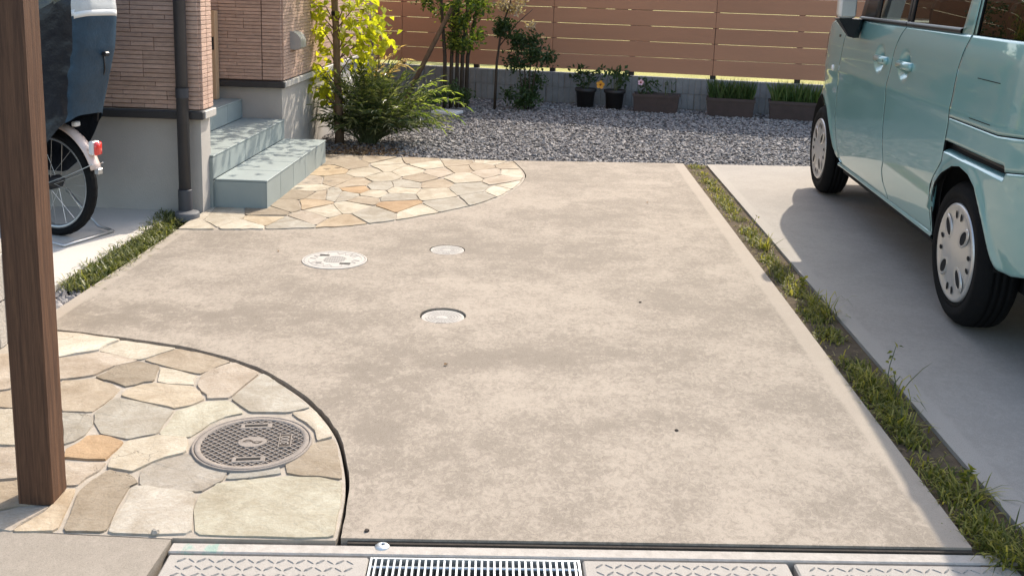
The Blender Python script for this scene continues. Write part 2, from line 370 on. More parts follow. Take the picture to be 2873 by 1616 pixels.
STONES1 = [
((0.66, 0.62, 0.54), [(-1.77, 3.2), (-1.681, 3.189), (-1.499, 3.178), (-1.431, 3.147), (-1.462, 3.031), (-1.564, 2.961), (-1.652, 2.936)]),
((0.6, 0.56, 0.47), [(-1.416, 3.145), (-1.322, 3.124), (-1.214, 3.089), (-1.288, 2.976), (-1.337, 2.972), (-1.424, 3.017), (-1.456, 3.029)]),
((0.53, 0.46, 0.39), [(-1.558, 2.95), (-1.454, 3.016), (-1.391, 2.999), (-1.291, 2.961), (-1.356, 2.9), (-1.379, 2.834), (-1.468, 2.788), (-1.525, 2.786), (-1.621, 2.922)]),
((0.5, 0.42, 0.32), [(-1.204, 3.081), (-1.131, 3.065), (-1.068, 3.042), (-0.995, 2.994), (-1.026, 2.943), (-1.063, 2.876), (-1.211, 2.936), (-1.28, 2.972)]),
((0.4, 0.34, 0.26), [(-1.351, 2.894), (-1.342, 2.958), (-1.286, 2.955), (-1.213, 2.927), (-1.183, 2.81), (-1.228, 2.772), (-1.252, 2.76), (-1.335, 2.802), (-1.369, 2.819)]),
((0.6, 0.56, 0.47), [(-1.204, 2.921), (-1.068, 2.865), (-1.051, 2.791), (-1.104, 2.793), (-1.171, 2.807)]),
((0.5, 0.42, 0.32), [(-1.464, 2.782), (-1.368, 2.809), (-1.333, 2.79), (-1.263, 2.744), (-1.255, 2.689), (-1.268, 2.582), (-1.287, 2.575), (-1.358, 2.578)]),
((0.58, 0.5, 0.38), [(-1.222, 2.763), (-1.167, 2.795), (-1.052, 2.783), (-1.01, 2.741), (-0.981, 2.691), (-1.009, 2.648), (-1.043, 2.624), (-1.098, 2.643), (-1.239, 2.694)]),
((0.47, 0.46, 0.42), [(-1.243, 2.682), (-1.096, 2.632), (-1.042, 2.612), (-1.032, 2.462), (-1.098, 2.424), (-1.181, 2.448), (-1.231, 2.509), (-1.258, 2.572)]),
((0.47, 0.46, 0.42), [(-1.351, 2.566), (-1.283, 2.566), (-1.254, 2.545), (-1.229, 2.492), (-1.223, 2.439), (-1.249, 2.378), (-1.257, 2.385)]),
((0.56, 0.36, 0.17), [(-1.212, 2.432), (-1.179, 2.439), (-1.105, 2.41), (-1.105, 2.33), (-1.107, 2.306), (-1.214, 2.305), (-1.231, 2.352)]),
((0.53, 0.46, 0.39), [(-1.201, 2.283), (-1.099, 2.292), (-1.098, 2.252), (-1.117, 2.172), (-1.143, 2.17)]),
((0.6, 0.56, 0.47), [(-1.096, 2.411), (-1.028, 2.454), (-0.94, 2.445), (-0.916, 2.365), (-0.982, 2.307), (-1.013, 2.251), (-1.085, 2.268)]),
((0.53, 0.46, 0.39), [(-1.023, 2.935), (-0.984, 2.989), (-0.867, 2.919), (-0.912, 2.711), (-0.973, 2.696), (-1.007, 2.746), (-1.036, 2.788), (-1.054, 2.874)]),
((0.47, 0.46, 0.42), [(-0.86, 2.909), (-0.806, 2.869), (-0.753, 2.828), (-0.648, 2.678), (-0.713, 2.63), (-0.821, 2.619), (-0.908, 2.706)]),
((0.56, 0.56, 0.46), [(-0.969, 2.682), (-0.911, 2.694), (-0.841, 2.613), (-0.882, 2.587), (-0.921, 2.5), (-0.938, 2.453), (-1.027, 2.46), (-1.034, 2.609), (-1.0, 2.646)]),
((0.66, 0.62, 0.54), [(-0.702, 2.625), (-0.642, 2.673), (-0.596, 2.602), (-0.552, 2.491), (-0.589, 2.463), (-0.608, 2.52), (-0.648, 2.573)]),
((0.4, 0.34, 0.26), [(-0.64, 2.322), (-0.59, 2.45), (-0.546, 2.479), (-0.506, 2.382), (-0.485, 2.322), (-0.471, 2.267), (-0.59, 2.274), (-0.623, 2.281)]),
((0.45, 0.43, 0.4), [(-0.977, 2.298), (-0.913, 2.357), (-0.9, 2.351), (-0.861, 2.311), (-0.801, 2.287), (-0.775, 2.272), (-0.773, 2.229), (-0.806, 2.176), (-0.817, 2.169), (-0.969, 2.191), (-0.991, 2.267)]),
((0.42, 0.43, 0.42), [(-0.766, 2.277), (-0.699, 2.291), (-0.654, 2.323), (-0.637, 2.275), (-0.768, 2.236)]),
((0.56, 0.56, 0.46), [(-0.808, 2.156), (-0.777, 2.216), (-0.717, 2.239), (-0.645, 2.258), (-0.586, 2.267), (-0.469, 2.253), (-0.454, 2.198), (-0.445, 2.132), (-0.442, 2.084), (-0.44, 2.005), (-0.6, 1.992), (-0.756, 1.988)]),
((0.55, 0.53, 0.49), [(-0.982, 2.183), (-0.902, 2.178), (-0.822, 2.168), (-0.764, 1.99), (-0.951, 1.977), (-0.964, 2.054)]),
((0.4, 0.34, 0.26), [(-1.075, 2.255), (-1.018, 2.242), (-0.993, 2.223), (-0.976, 2.199), (-0.989, 2.184), (-0.96, 1.993), (-0.963, 1.981), (-1.052, 1.975), (-1.099, 2.146)]),
((0.58, 0.47, 0.33), [(-1.133, 2.152), (-1.114, 2.157), (-1.104, 2.129), (-1.069, 1.987), (-1.077, 1.973), (-1.163, 1.966), (-1.145, 2.015), (-1.13, 2.074)]),
((0.53, 0.46, 0.39), [(-1.803, 2.946), (-1.735, 2.975), (-1.626, 2.92), (-1.531, 2.785), (-1.584, 2.703), (-1.645, 2.675)]),
((0.5, 0.42, 0.32), [(-1.64, 2.666), (-1.578, 2.692), (-1.522, 2.771), (-1.467, 2.777), (-1.363, 2.58), (-1.506, 2.581), (-1.588, 2.577)]),
((0.6, 0.56, 0.47), [(-1.578, 2.56), (-1.501, 2.571), (-1.356, 2.568), (-1.26, 2.384), (-1.377, 2.36), (-1.459, 2.355)]),
((0.53, 0.46, 0.39), [(-1.451, 2.341), (-1.371, 2.349), (-1.254, 2.369), (-1.215, 2.303), (-1.207, 2.285), (-1.278, 2.189), (-1.353, 2.173)]),
((0.5, 0.42, 0.32), [(-1.347, 2.164), (-1.273, 2.18), (-1.202, 2.277), (-1.146, 2.168), (-1.144, 2.16), (-1.14, 2.09), (-1.211, 2.07), (-1.271, 2.032)]),
((0.53, 0.46, 0.39), [(-1.266, 2.024), (-1.205, 2.061), (-1.134, 2.073), (-1.151, 2.025), (-1.165, 1.966), (-1.23, 1.963)]),
]
def inside_curve(poly):                        # keep the stones clear of the joint along the slab's curved edge
    C = np.array(CUR1); out = []
    for x, y in poly:
        i = int(np.argmin((C[:, 0]-x)**2+(C[:, 1]-y)**2)); a, b = C[max(i-1, 0)], C[min(i+1, len(C)-1)]
        t = (b-a)/np.linalg.norm(b-a); n_ = np.array([t[1], -t[0]])
        if n_ @ (np.array([-1.3, 2.3])-C[i]) < 0: n_ = -n_
        d = (np.array([x, y])-C[i]) @ n_
        if d < .019: x, y = x+n_[0]*(.019-d), y+n_[1]*(.019-d)
        out.append((float(x), float(y)))
    return out
for col, poly in STONES1: flag(inside_curve(poly), col, pave1)
SEEDS2= [(-0.621, 6.92, (0.66, 0.62, 0.54)), (-0.364, 6.809, (0.6, 0.56, 0.47)), (-0.854, 6.779, (0.5, 0.42, 0.32)), (-0.225, 6.655, (0.5, 0.42, 0.32)), (-0.599, 6.683, (0.5, 0.42, 0.32)), (-0.781, 6.57, (0.6, 0.56, 0.47)), (-1.092, 6.61, (0.6, 0.56, 0.47)), (-1.282, 6.496, (0.5, 0.42, 0.32)), (-1.166, 6.716, (0.5, 0.42, 0.32)), (-1.383, 6.672, (0.5, 0.42, 0.32)), (-1.056, 6.451, (0.6, 0.56, 0.47)), (-0.554, 6.491, (0.5, 0.42, 0.32)), (-0.424, 6.575, (0.5, 0.42, 0.32)), (-0.202, 6.405, (0.66, 0.62, 0.54)), (-0.357, 6.385, (0.53, 0.46, 0.39)), (-1.397, 6.232, (0.6, 0.46, 0.28)), (-1.156, 6.255, (0.6, 0.56, 0.47)), (-0.885, 6.33, (0.6, 0.56, 0.47)), (-0.689, 6.321, (0.53, 0.46, 0.39)), (-1.438, 5.893, (0.53, 0.46, 0.39)), (-1.303, 5.96, (0.5, 0.42, 0.32)), (-1.024, 6.099, (0.6, 0.56, 0.47)), (-0.778, 6.123, (0.5, 0.42, 0.32)), (-0.517, 6.172, (0.6, 0.56, 0.47)), (-0.24, 6.17, (0.53, 0.46, 0.39)), (-1.396, 5.686, (0.6, 0.56, 0.47)), (-1.153, 5.883, (0.5, 0.42, 0.32)), (-0.995, 5.81, (0.47, 0.46, 0.42)), (-0.84, 5.899, (0.47, 0.46, 0.42)), (-0.663, 5.943, (0.5, 0.42, 0.32)), (-0.455, 5.847, (0.47, 0.46, 0.42)), (-0.166, 6.001, (0.6, 0.56, 0.47)), (-0.228, 5.789, (0.66, 0.62, 0.54)), (-1.1, 5.693, (0.56, 0.36, 0.17)), (-1.132, 5.536, (0.47, 0.46, 0.42)), (-1.002, 5.596, (0.6, 0.56, 0.47)), (-0.839, 5.72, (0.6, 0.56, 0.47)), (-0.633, 5.679, (0.6, 0.56, 0.47)), (-1.279, 5.492, (0.5, 0.42, 0.32)), (-1.223, 5.52, (0.47, 0.46, 0.42)), (-1.026, 5.428, (0.5, 0.42, 0.32)), (-0.842, 5.532, (0.47, 0.46, 0.42)), (-0.355, 5.579, (0.47, 0.46, 0.42)), (-0.81, 5.327, (0.56, 0.36, 0.17)), (-1.286, 5.298, (0.55, 0.42, 0.27)), (-1.055, 5.269, (0.6, 0.56, 0.47)), (-1.399, 5.212, (0.4, 0.34, 0.26)), (-1.185, 5.118, (0.6, 0.56, 0.47)), (-0.903, 5.085, (0.47, 0.46, 0.42)), (-0.669, 5.17, (0.6, 0.56, 0.47)), (-0.537, 5.373, (0.47, 0.46, 0.42)), (-1.014, 4.888, (0.55, 0.44, 0.3)), (-1.287, 4.816, (0.47, 0.46, 0.42)), (-1.233, 4.986, (0.53, 0.46, 0.39)), (-1.445, 4.907, (0.58, 0.48, 0.33)), (-1.503, 4.713, (0.66, 0.62, 0.54)), (-1.726, 4.692, (0.6, 0.56, 0.47)), (-1.455, 5.042, (0.4, 0.34, 0.26)), (-1.404, 5.525, (0.4, 0.34, 0.26)), (-1.658, 4.852, (0.6, 0.56, 0.47)), (-1.815, 4.804, (0.66, 0.62, 0.54))]
def clip(P, a, b, c):                       # keep a*x+b*y<=c
    out = []
    for i in range(len(P)):
        p, q = P[i], P[(i+1) % len(P)]; dp = a*p[0]+b*p[1]-c; dq = a*q[0]+b*q[1]-c
        if dp <= 0: out.append(p)
        if dp*dq < 0: t = dp/(dp-dq); out.append((p[0]+(q[0]-p[0])*t, p[1]+(q[1]-p[1])*t))
    return out
CUR2i = [(x-.016, y+.020) for x, y in CUR2[::3]]
for i, (sx_, sy_, col) in enumerate(SEEDS2):
    P = [(-1.80, 4.6), (0, 4.6), (0, 6.85), (-1.80, 6.85)]
    for j, (ox, oy, _) in enumerate(SEEDS2):
        if i == j: continue
        k = .62                                # depth spacing counts less than sideways spacing: longer stones
        ax, ay = (ox-sx_), (oy-sy_)*k
        P = clip(P, ax, ay*k, (ox*ox-sx_*sx_)/2+(oy*oy-sy_*sy_)*k*k/2)
        if len(P) < 3: break
    for (x0, y0), (x1, y1) in zip(CUR2i[:-1], CUR2i[1:]):
        if len(P) < 3: break
        dx, dy = x1-x0, y1-y0; P = clip(P, dy, -dx, dy*x0-dx*y0)
    if len(P) < 3: continue
    Q = [P[0]]
    for p in P[1:]:
        if math.hypot(p[0]-Q[-1][0], p[1]-Q[-1][1]) > .035: Q.append(p)
    if len(Q) < 3 or all(p[0] < -1.5 and p[1] > 5.1 for p in Q): continue
    flag(Q, col, pave2, .0012, .003)

# ------------------------------------------------------------------ gutter covers, grating, bolt
def place_gutter(name, label, cat, group=None):
    return empty(name, (0, 2.021, 0), GA, label, cat, group, local=True)
def cover(u0, u1, label):
    t = place_gutter('gutter_cover', label, 'gutter cover', 'tread patterned concrete gutter covers')
    MB().box(u0, u1, -.43, -.051, -.09, -.012, bev=.004).build('slab', m_cover, t)
    tr = MB(); row = 0; v = -.075
    while v > -.41:
        u = u0+.035+(row % 2)*.0; col = 0
        while u < u1-.02:
            s = 1 if (row+col) % 2 == 0 else -1
            a = R(38)*s; c, sn = math.cos(a), math.sin(a); l, w, hgt = .0125, .0030, .0036
            if s < 0: hgt = .0022; w = .0026
            pts = [(-l, 0), (0, -w), (l, 0), (0, w)]
            V = [(u+x*c-y*sn, v+x*sn+y*c, -.0125) for x, y in pts]+[(u-.6*l*c, v-.6*l*sn, -.012+hgt), (u+.6*l*c, v+.6*l*sn, -.012+hgt)]
            tr.add(V, [(0, 1, 4), (1, 5, 4), (1, 2, 5), (2, 3, 5), (3, 4, 5), (3, 0, 4)])
            u += .0215; col += 1
        v -= .027; row += 1
    tag(tr.build('tread', m_cover, t), kind='stuff')
cover(-.795, -.356, 'tread patterned concrete gutter cover left of the steel grating')
cover(.118, .578, 'tread patterned concrete gutter cover right of the steel grating')
cover(.592, 1.095, 'tread patterned gutter cover half shaded by the van, before the grass end')
cover(1.112, 1.62, 'shaded gutter cover at the bottom right corner beyond the grass strip')
t = place_gutter('drain_grate', 'galvanised steel drain grating between the concrete gutter covers', 'drain grate')
fr = MB()
fr.box(-.352, .112, -.056, -.0515, -.05, -.013).box(-.352, .112, -.43, -.4255, -.05, -.013)
fr.box(-.352, -.347, -.4255, -.056, -.05, -.013).box(.107, .112, -.4255, -.056, -.05, -.013)
fr.build('frame', m_galv, t)
V, F = boxvf(-.0021, .0021, -.425, -.0565, -.042, -.014)
bar = rawmesh('bar', V, F, m_galv)
for i in range(33): shareobj('bar', bar, (-.346+(i+.5)*.4535/33, 0, 0), t)
for v in (-.0785, -.16, -.245, -.33): MB().tube([(-.347, v, -.020), (.107, v, -.020)], .0034, 6).build('cross_bar', m_galv, t)
MB().box(-.352, .112, -.43, -.0515, -.25, -.24).build('pit_floor', m_dark, t)
bo = MB(); bo.lathe([(0.0001, .0010), (.004, .0010), (.004, .0042), (.008, .0042), (.0155, .0018), (.0170, .0), (.0170, -.004)], 20, (-.329, 1.989, -.009))
tag(bo.build('bolt', m_galv, None, True), 'round steel bolt washer on the gutter frame above the grating', 'bolt')
# a few loose grit crumbs lying on the slab
for i, (x, y, s) in enumerate(((.413, 3.765, .006), (.412, 2.62, .006), (-.372, 2.03, .007), (-.845, 1.985, .011))):
    V, F = lathevf([(.0001, s*.9), (s*.7, s*.7), (s, s*.1), (s*.8, -.001)], 7)
    V = [(x+vx*random.uniform(.7, 1.2), y+vy*random.uniform(.7, 1.2), vz) for vx, vy, vz in V]
    tag(mk('pebble', V, F, m_mortar if i == 3 else m_iron, None), ['tiny dark pebble on the far right of the parking slab', 'tiny dark pebble on the near right of the parking slab', 'tiny dark pebble by the slab edge above the grating', 'small grey pebble at the edge of the flagstones beside the gutter'][i], 'pebble', 'loose pebbles')

# ------------------------------------------------------------------ manhole lids
def lid_well(c, r, par): MB().lathe([(r, -.002), (r, -.05), (.0001, -.05)], 36, (*c, 0)).build('well', m_dark, par)
t = empty('manhole_lid', (*LID1, 0), R(10.5), 'round grid patterned manhole lid marked 300 set in the flagstones', 'manhole lid', local=True)
MB().lathe([(.1585, -.03), (.1585, .003), (.157, .0045), (.1535, .0045), (.152, .003), (.152, -.02)], 64).build('frame', m_ironlt, t, True)
MB().lathe([(.1505, -.02), (.1505, .003), (.149, .0045), (.1355, .0045), (.1345, .001)], 64).build('rim', m_ironlt, t, True)
MB().lathe([(.1365, .0012), (.0001, .0012)], 64).build('plate', m_iron, t)
rb = MB()
for s in (1, -1):
    i = -8
    while i <= 8:
        o = i*.0158
        if abs(o) < .130:
            h = math.sqrt(.1352**2-o*o); d = Vector((1, s, 0)).normalized(); nn = Vector((-d.y, d.x, 0)); w = .0012
            P = [nn*o-d*h, nn*o+d*h]
            V = []
            for p in P:
                for sg in (-1, 1): V += [(p.x+nn.x*w*sg*1.5, p.y+nn.y*w*sg*1.5, .0010), (p.x+nn.x*w*sg, p.y+nn.y*w*sg, .0040-(s > 0)*.0002)]
            rb.add(V, [(1, 3, 7, 5), (0, 1, 5, 4), (2, 6, 7, 3)])
        i += 1
tag(rb.build('rib_grid', m_ironlt, t), kind='stuff')
def disc(r, z, n=40, ex=1, c=(0, 0)): return [(c[0]+r*ex*math.cos(2*math.pi*i/n), c[1]+r*math.sin(2*math.pi*i/n), z) for i in range(n)]
pd = MB()
V = disc(.031, .0012, ex=1.25)+disc(.030, .0052, ex=1.25); n = 40
pd.add(V, [(i, (i+1) % n, n+(i+1) % n, n+i) for i in range(n)]+[tuple(range(n, 2*n))]); pd.build('emblem_pad', m_ironlt, t)
for sy in (-1, 1):
    MB().box(-.043, .043, sy*.098-.0150, sy*.098+.0150, .0005, .0050, bev=.002).build('handle_pad', m_ironlt, t)
    MB().box(-.031, .031, sy*.098-.0062, sy*.098+.0062, .0049, .0056).build('handle_slot', m_dark, t)
def dshape(cx, cy, w, h, flip):
    o = []
    for k, sc in ((0, 1.0), (1, .48)):
        pts = [(-w/2*sc, -h/2*sc)]+[(w/2*sc*math.sin(math.pi*i/10)*1.0 if False else (-w/2+w*(i/10))*sc, (-h/2+h*math.sin(math.pi*i/10)**.7)*sc) for i in range(1, 10)]+[(w/2*sc, -h/2*sc)]
        o.append(pts)
    n = len(o[0]); s = -1 if flip else 1
    V = [(cx+s*x, cy+s*y, .0058) for x, y in o[0]]+[(cx+s*x, cy+s*y-s*.0006, .0058) for x, y in o[1]]
    return V, [(i, (i+1) % n, n+(i+1) % n, n+i) for i in range(n)]
em = MB()
for a in (dshape(-.0125, .0065, .030, .0135, False), dshape(.0125, -.0065, .030, .0135, True)): em.add(*a)
em.build('emblem', m_iron, t)
MB().box(.0715, .1015, -.0365, .0365, .0008, .0042).build('number_plate', m_iron, t)
nf = MB(); nf.box(.0695, .0720, -.0385, .0385, .001, .0056).box(.1010, .1035, -.0385, .0385, .001, .0056).box(.0720, .1010, -.0385, -.0360, .001, .0055).box(.0720, .1010, .0360, .0385, .001, .0055)
nf.build('number_frame', m_ironlt, t)
fc = bpy.data.curves.new('number', 'FONT'); fc.body = '300'; fc.size = .034; fc.align_x = 'CENTER'; fc.align_y = 'CENTER'; fc.extrude = .0008; fc.space_character = 1.02; fc.offset = .0004
fo = bpy.data.objects.new('number_tmp', fc); COL.objects.link(fo); bpy.context.view_layer.update()
tm = bpy.data.meshes.new_from_object(fo.evaluated_get(bpy.context.evaluated_depsgraph_get()))
bpy.data.objects.remove(fo)
tm.transform(Matrix.Translation((.0865, 0, .0052)) @ Matrix.Rotation(R(90), 4, 'Z') @ Matrix.Scale(1.0, 4)); tm.materials.clear(); tm.materials.append(m_ironlt)
shareobj('number', tm, (0, 0, 0), t)
MB().lathe([(.0058, .004), (.0058, .0056), (.0046, .0056), (.0046, .004)], 20, (.1185, .0, 0)).build('mark_ring', m_ironlt, t)

t = empty('manhole_lid', (*LID2, 0), R(6), 'large pale round lid with two dark slots beside the flagstone apron', 'manhole lid', local=True)
MB().lathe([(.145, -.04), (.145, .002), (.1435, .003), (.1365, .003), (.136, -.002), (.1345, -.002), (.1345, .0025), (.120, .003), (.119, .0015), (.117, .0015), (.116, .003), (.052, .003), (.051, .0012), (.049, .0012), (.048, .003), (.0001, .003)], 60).build('lid', m_lidwh, t)
zz = MB()
for i in range(36):
    a0, a1 = 2*math.pi*i/36, 2*math.pi*(i+1)/36; r0, r1 = (.082, .114) if i % 2 == 0 else (.114, .082)
    if i % 9 in (0, 1): continue
    zz.tube([(r0*math.cos(a0), r0*math.sin(a0), .0030), (r1*math.cos(a1), r1*math.sin(a1), .0030)], .0011, 4)
for k in range(-4, 5):
    h = math.sqrt(.047**2-(k*.0105)**2)
    zz.tube([(k*.0105, -h, .003), (k*.0105, h, .003)], .0008, 4).tube([(-h, k*.0105, .003), (h, k*.0105, .003)], .0008, 4)
zz.build('engraving', m_line, t)
for s, l in ((1, .022), (-1, .024)): MB().box(-s*.052-l, -s*.052+l, s*.064-.009, s*.064+.009, .002, .0045, bev=.001).build('handle_slot', m_dark, t)
MB().box(-.078, -.052, -.062, -.04, .0025, .0040, bev=.001).build('emblem', m_line, t)
lid_well((0, 0), .1465, t)
for c, nm, zt, tilt, rr in ((LID3, 'small pale round lid flush in the slab near the flagstone apron', -.001, 0, .0795), (LID4, 'small pale round lid sunk in a dark hole in the middle of the slab', -.007, R(1.0), .0815)):
    t = empty('inspection_lid', (*c, zt), 0, nm, 'inspection lid', 'small round lids in the parking slab', local=True)
    pr = [(rr, -.03), (rr, -.001), (rr-.0015, 0)]
    for q in (.068, .056, .044, .032, .020): pr += [(q+.0016, 0), (q+.0010, -.0018), (q-.0010, -.0018), (q-.0016, 0)]
    pr += [(.010, 0), (.008, .0012), (.0001, .0015)]
    MB().lathe(pr, 48).build('lid', m_lidwh, t)
    em = MB()
    for k in range(24):
        a = 2*math.pi*k/24; em.tube([(.022*math.cos(a), .022*math.sin(a), -.0002), (.066*math.cos(a), .066*math.sin(a), -.0002)], .0006, 4)
    for k in range(7): em.box(-.018+k*.0055, -.0145+k*.0055, -.0665, -.0585, -.0003, .0006)
    em.build('engraving', m_line, t)
    lid_well((0, 0), .0855 if c is LID4 else .083, t)

# ------------------------------------------------------------------ the house
m_brick = MAT('split_face_tile', (.56, .385, .30), .8, .16, 22, 120, .5, 70, .3, rnd=.11, stretch=(1, 1, 2.4))
m_grout = MAT('tile_backing', (.17, .115, .09), .9, .15, 20, 90)
m_found = MAT('foundation_render', (.45, .42, .385), .85, .07, 5, 130, .25, 150, .25)
m_trim = MAT('dark_drip_flashing', (.045, .042, .042), .5, .12, 12, 90)
m_trimlt = MAT('pale_flashing_end', (.50, .47, .43), .6, .12, 12, 90)
m_pipe = MAT('dark_grey_pipe', (.055, .055, .062), .45, .12, 8, 70)
m_tile = MAT('grey_green_step_tile', (.285, .325, .315), .62, .06, 4, 180, .15, 240, .35, rnd=.035)
m_tilej = MAT('step_joint', (.20, .23, .225), .85, .1, 20, 90)
m_wallup = MAT('upper_wall', (.52, .37, .29), .85, .2, 30, 90, .5, 45, .3, stretch=(1, 1, 3))
m_door = MAT('tan_board', (.58, .38, .23), .7, .1, 6, 80, .1, 60, .3, stretch=(1, 1, .2))
m_vent = MAT('grey_metal_hood', (.36, .35, .335), .42, .05, 6, 90, 0, None, .5, .3)

HX = -1.79                                                     # side face of the house
house = empty('house', (-2.6, 5.0, 0), 0, 'house clad in thin brown split-face tiles above a grey rendered foundation', 'house')
ZT, CH, NC = .553, .0229, 31
# foundation: front wing, block behind the porch
MB().box(-6.5, HX-.004, 4.985, 5.125, -.1, .507).box(-6.5, HX-.45, 5.125, 6.56, -.1, .20).box(-6.5, HX-.004, 6.56, 10.2, -.1, .507).build('foundation', m_found, house)
wf = mk('wall', *boxvf(-6.5, HX+.004, 4.968, 5.13, .545, 5.6), m_grout, house)
wb = mk('wall', *boxvf(-6.5, HX+.004, 6.543, 10.2, .545, 5.6), m_grout, house)
mk('upper_wall', *boxvf(-6.5, HX+.014, 4.955, 5.14, ZT+NC*CH, 5.65), m_wallup, house)
mk('upper_wall', *boxvf(-6.5, HX+.014, 6.53, 10.25, ZT+NC*CH, 5.65), m_wallup, house)
mk('porch_wall', *boxvf(-6.5, -3.05, 5.13, 6.543, .2, 5.6), m_wallup, house)
mk('porch_ceiling', *boxvf(-3.05, -2.2, 5.14, 6.53, 2.75, 2.9), m_found, house)
# drip flashing strips
for (x0, x1, y0, y1) in ((-6.5, HX+.026, 4.935, 4.967), (-6.5, HX+.026, 6.51, 6.542)):
    MB().box(x0, x1, y0, y1, .502, .5445, bev=.004).build('flashing', m_trim, house)
MB().box(HX+.005, HX+.030, 4.968, 5.135, .502, .5445, bev=.004).build('flashing', m_trimlt, house)
MB().box(HX+.005, HX+.030, 6.543, 10.2, .502, .5445, bev=.004).build('flashing', m_trimlt, house)
LENS = (.075, .12, .17, .23, .29)
bm_y = {}; bm_x = {}
for l in LENS:
    for k in range(2):
        V, F = boxvf(0, l-.0022, -.0135-.003*k, .003, .0013, CH-.0013, .0014)
        V = [(x, y+random.uniform(-.0012, .0012)*(y < 0), z) for x, y, z in V]
        bm_y[l, k] = rawmesh('brick', V, F, m_brick)
V, F = boxvf(-.003, .0145, 0, .0745, .0013, CH-.0013, .0014); bm_x = rawmesh('brick', V, F, m_brick)
def brick_rows(x0, x1, y, par, joint=None):
    ends = []
    for r in range(NC):
        x = x1
        while x > x0+.02:
            lims = [x-x0]
            if joint and x > joint+.01: lims.append(x-joint)
            l = random.choice(LENS[1:]); m = min(lims)
            if (joint is not None) and l > m-.04:
                l = min(LENS, key=lambda q: abs(q-m))
                sc = m/l
            else: sc = 1.0
            shareobj('brick', bm_y[l, random.randrange(2)], (x-l*sc, y, ZT+r*CH), par, scale=(sc, 1, 1)); x -= l*sc
            if joint and abs(x-joint) < .01: x -= .004
        ends.append(x)
    return ends
ENDS = brick_rows(-2.32, HX+.006, 4.968, wf)
brick_rows(-2.36, HX+.006, 6.543, wb, -1.915)
for r in range(NC):
    for k in range(2): shareobj('brick', bm_x, (HX+.004, 4.966+k*.0795, ZT+r*CH), wf)
sd_ = MB()                                                     # side wall seen at a slant behind the tree: joined
for r in range(NC):
    y = 6.545
    while y < 9.6:
        l = random.choice(LENS[1:]); q = random.uniform(0, .003)
        sd_.box(HX+.002, HX+.0145+q, y, y+l-.0022, ZT+r*CH+.0013, ZT+(r+1)*CH-.0013); y += l
tag(sd_.build('brickwork', m_brick, house), kind='stuff')
fl = MB()                                                      # remaining tiles to the left, behind the cycle
for r in range(NC):
    x = ENDS[r]
    while x > -4.6:
        l = random.choice(LENS[1:]); fl.box(x-l+.0022, x, 4.953-random.uniform(0, .003), 4.97, ZT+r*CH+.0013, ZT+(r+1)*CH-.0013); x -= l
tag(fl.build('brickwork', m_brick, house), kind='stuff')
# vent hood on the side wall
vh = MB(); prof = []
VX = HX+.015
for i in range(9):
    a = math.pi/2*i/8; prof.append((VX+.075*math.sin(a)*1.0, .875-.075*(1-math.cos(a))))
ring = [(VX, .875)]+prof[1:]+[(VX+.075, .765), (VX+.045, .750), (VX, .750)]
for (y0, y1) in ((6.72, 6.87),):
    n = len(ring); V = [(x, y0, z) for x, z in ring]+[(x, y1, z) for x, z in ring]
    vh.add(V, [(i, (i+1) % n, n+(i+1) % n, n+i) for i in range(n)]+[tuple(range(n-1, -1, -1)), tuple(range(n, 2*n))])
vh.build('vent_hood', m_vent, house)
# rainwater pipe with its collar
dp = MB(); dp.tube([(-1.858, 4.905, .0), (-1.858, 4.905, 5.5)], .0305, 20).build('downpipe', m_pipe, house, True)
MB().lathe([(.036, .0), (.036, .135), (.0345, .14), (.031, .14)], 24, (-1.858, 4.905, 0)).build('pipe_collar', m_pipe, house, True)
for z in (.62,): MB().lathe([(.0335, z), (.0335, z+.05)], 24, (-1.858, 4.905, 0)).build('pipe_socket', m_pipe, house, True)
MB().lathe([(.062, -.01), (.062, .024), (.056, .030), (.0001, .030)], 28, (-1.835, 4.865, 0)).build('drain_cap', MAT('grey_rubber', (.12, .12, .125), .6, .1), house, True)

# porch steps: three tiers of tiles rising to the left
steps = empty('porch_steps', (-1.9, 5.8, 0), 0, 'grey-green tiled porch steps rising to the left between the house blocks', 'steps')
SX = (-1.49, -1.775, -2.065); SZ = (.155, .287, .418)
core = MB()
core.box(-2.2, SX[0]-.012, 5.132, 6.548, -.1, SZ[0]-.012).box(-2.6, SX[1]-.012, 5.110, 6.555, -.1, SZ[1]-.012).box(-3.04, SX[2]-.012, 5.142, 6.556, -.1, SZ[2]-.012)
core.build('core', m_tilej, steps)
TL = .285
def tilebox(x0, x1, y0, y1, z0, z1): MB().box(x0+.0012, x1-.0012, y0+.0012, y1-.0012, z0+.001, z1, bev=.0022).build('tile', m_tile, steps)
tilebox(-1.788, SX[0]+.002, 5.120, 5.131, -.02, SZ[0]-.0115)                 # front face of the lowest step
for i, (x1, z1, y0) in enumerate(((SX[0], SZ[0], 5.120), (SX[1], SZ[1], 5.102), (SX[2], SZ[2], 5.145))):
    x0 = SX[i+1] if i < 2 else -2.36
    zb = -.02 if i == 0 else SZ[i-1]
    y = y0; edge = 5.402 if i == 0 else 5.385
    while y < 6.54:
        y1 = min(edge, 6.548)
        tilebox(x0-(.001 if i == 2 else .0), x1+.003, y, y1, z1-.011, z1)         # tread
        tilebox(x1-.011, x1, y, y1, zb, z1-.0115)                                 # riser
        if i == 2:
            tilebox(x0-.30, x0-.002, y, y1, z1-.011, z1); tilebox(x0-.60, x0-.302, y, y1, z1-.011, z1)
        y = y1; edge = y1+TL
tilebox(-1.800, SX[1]+.0, 5.096, 5.101, -.02, SZ[1]-.0115)                   # sliver of the middle step's end
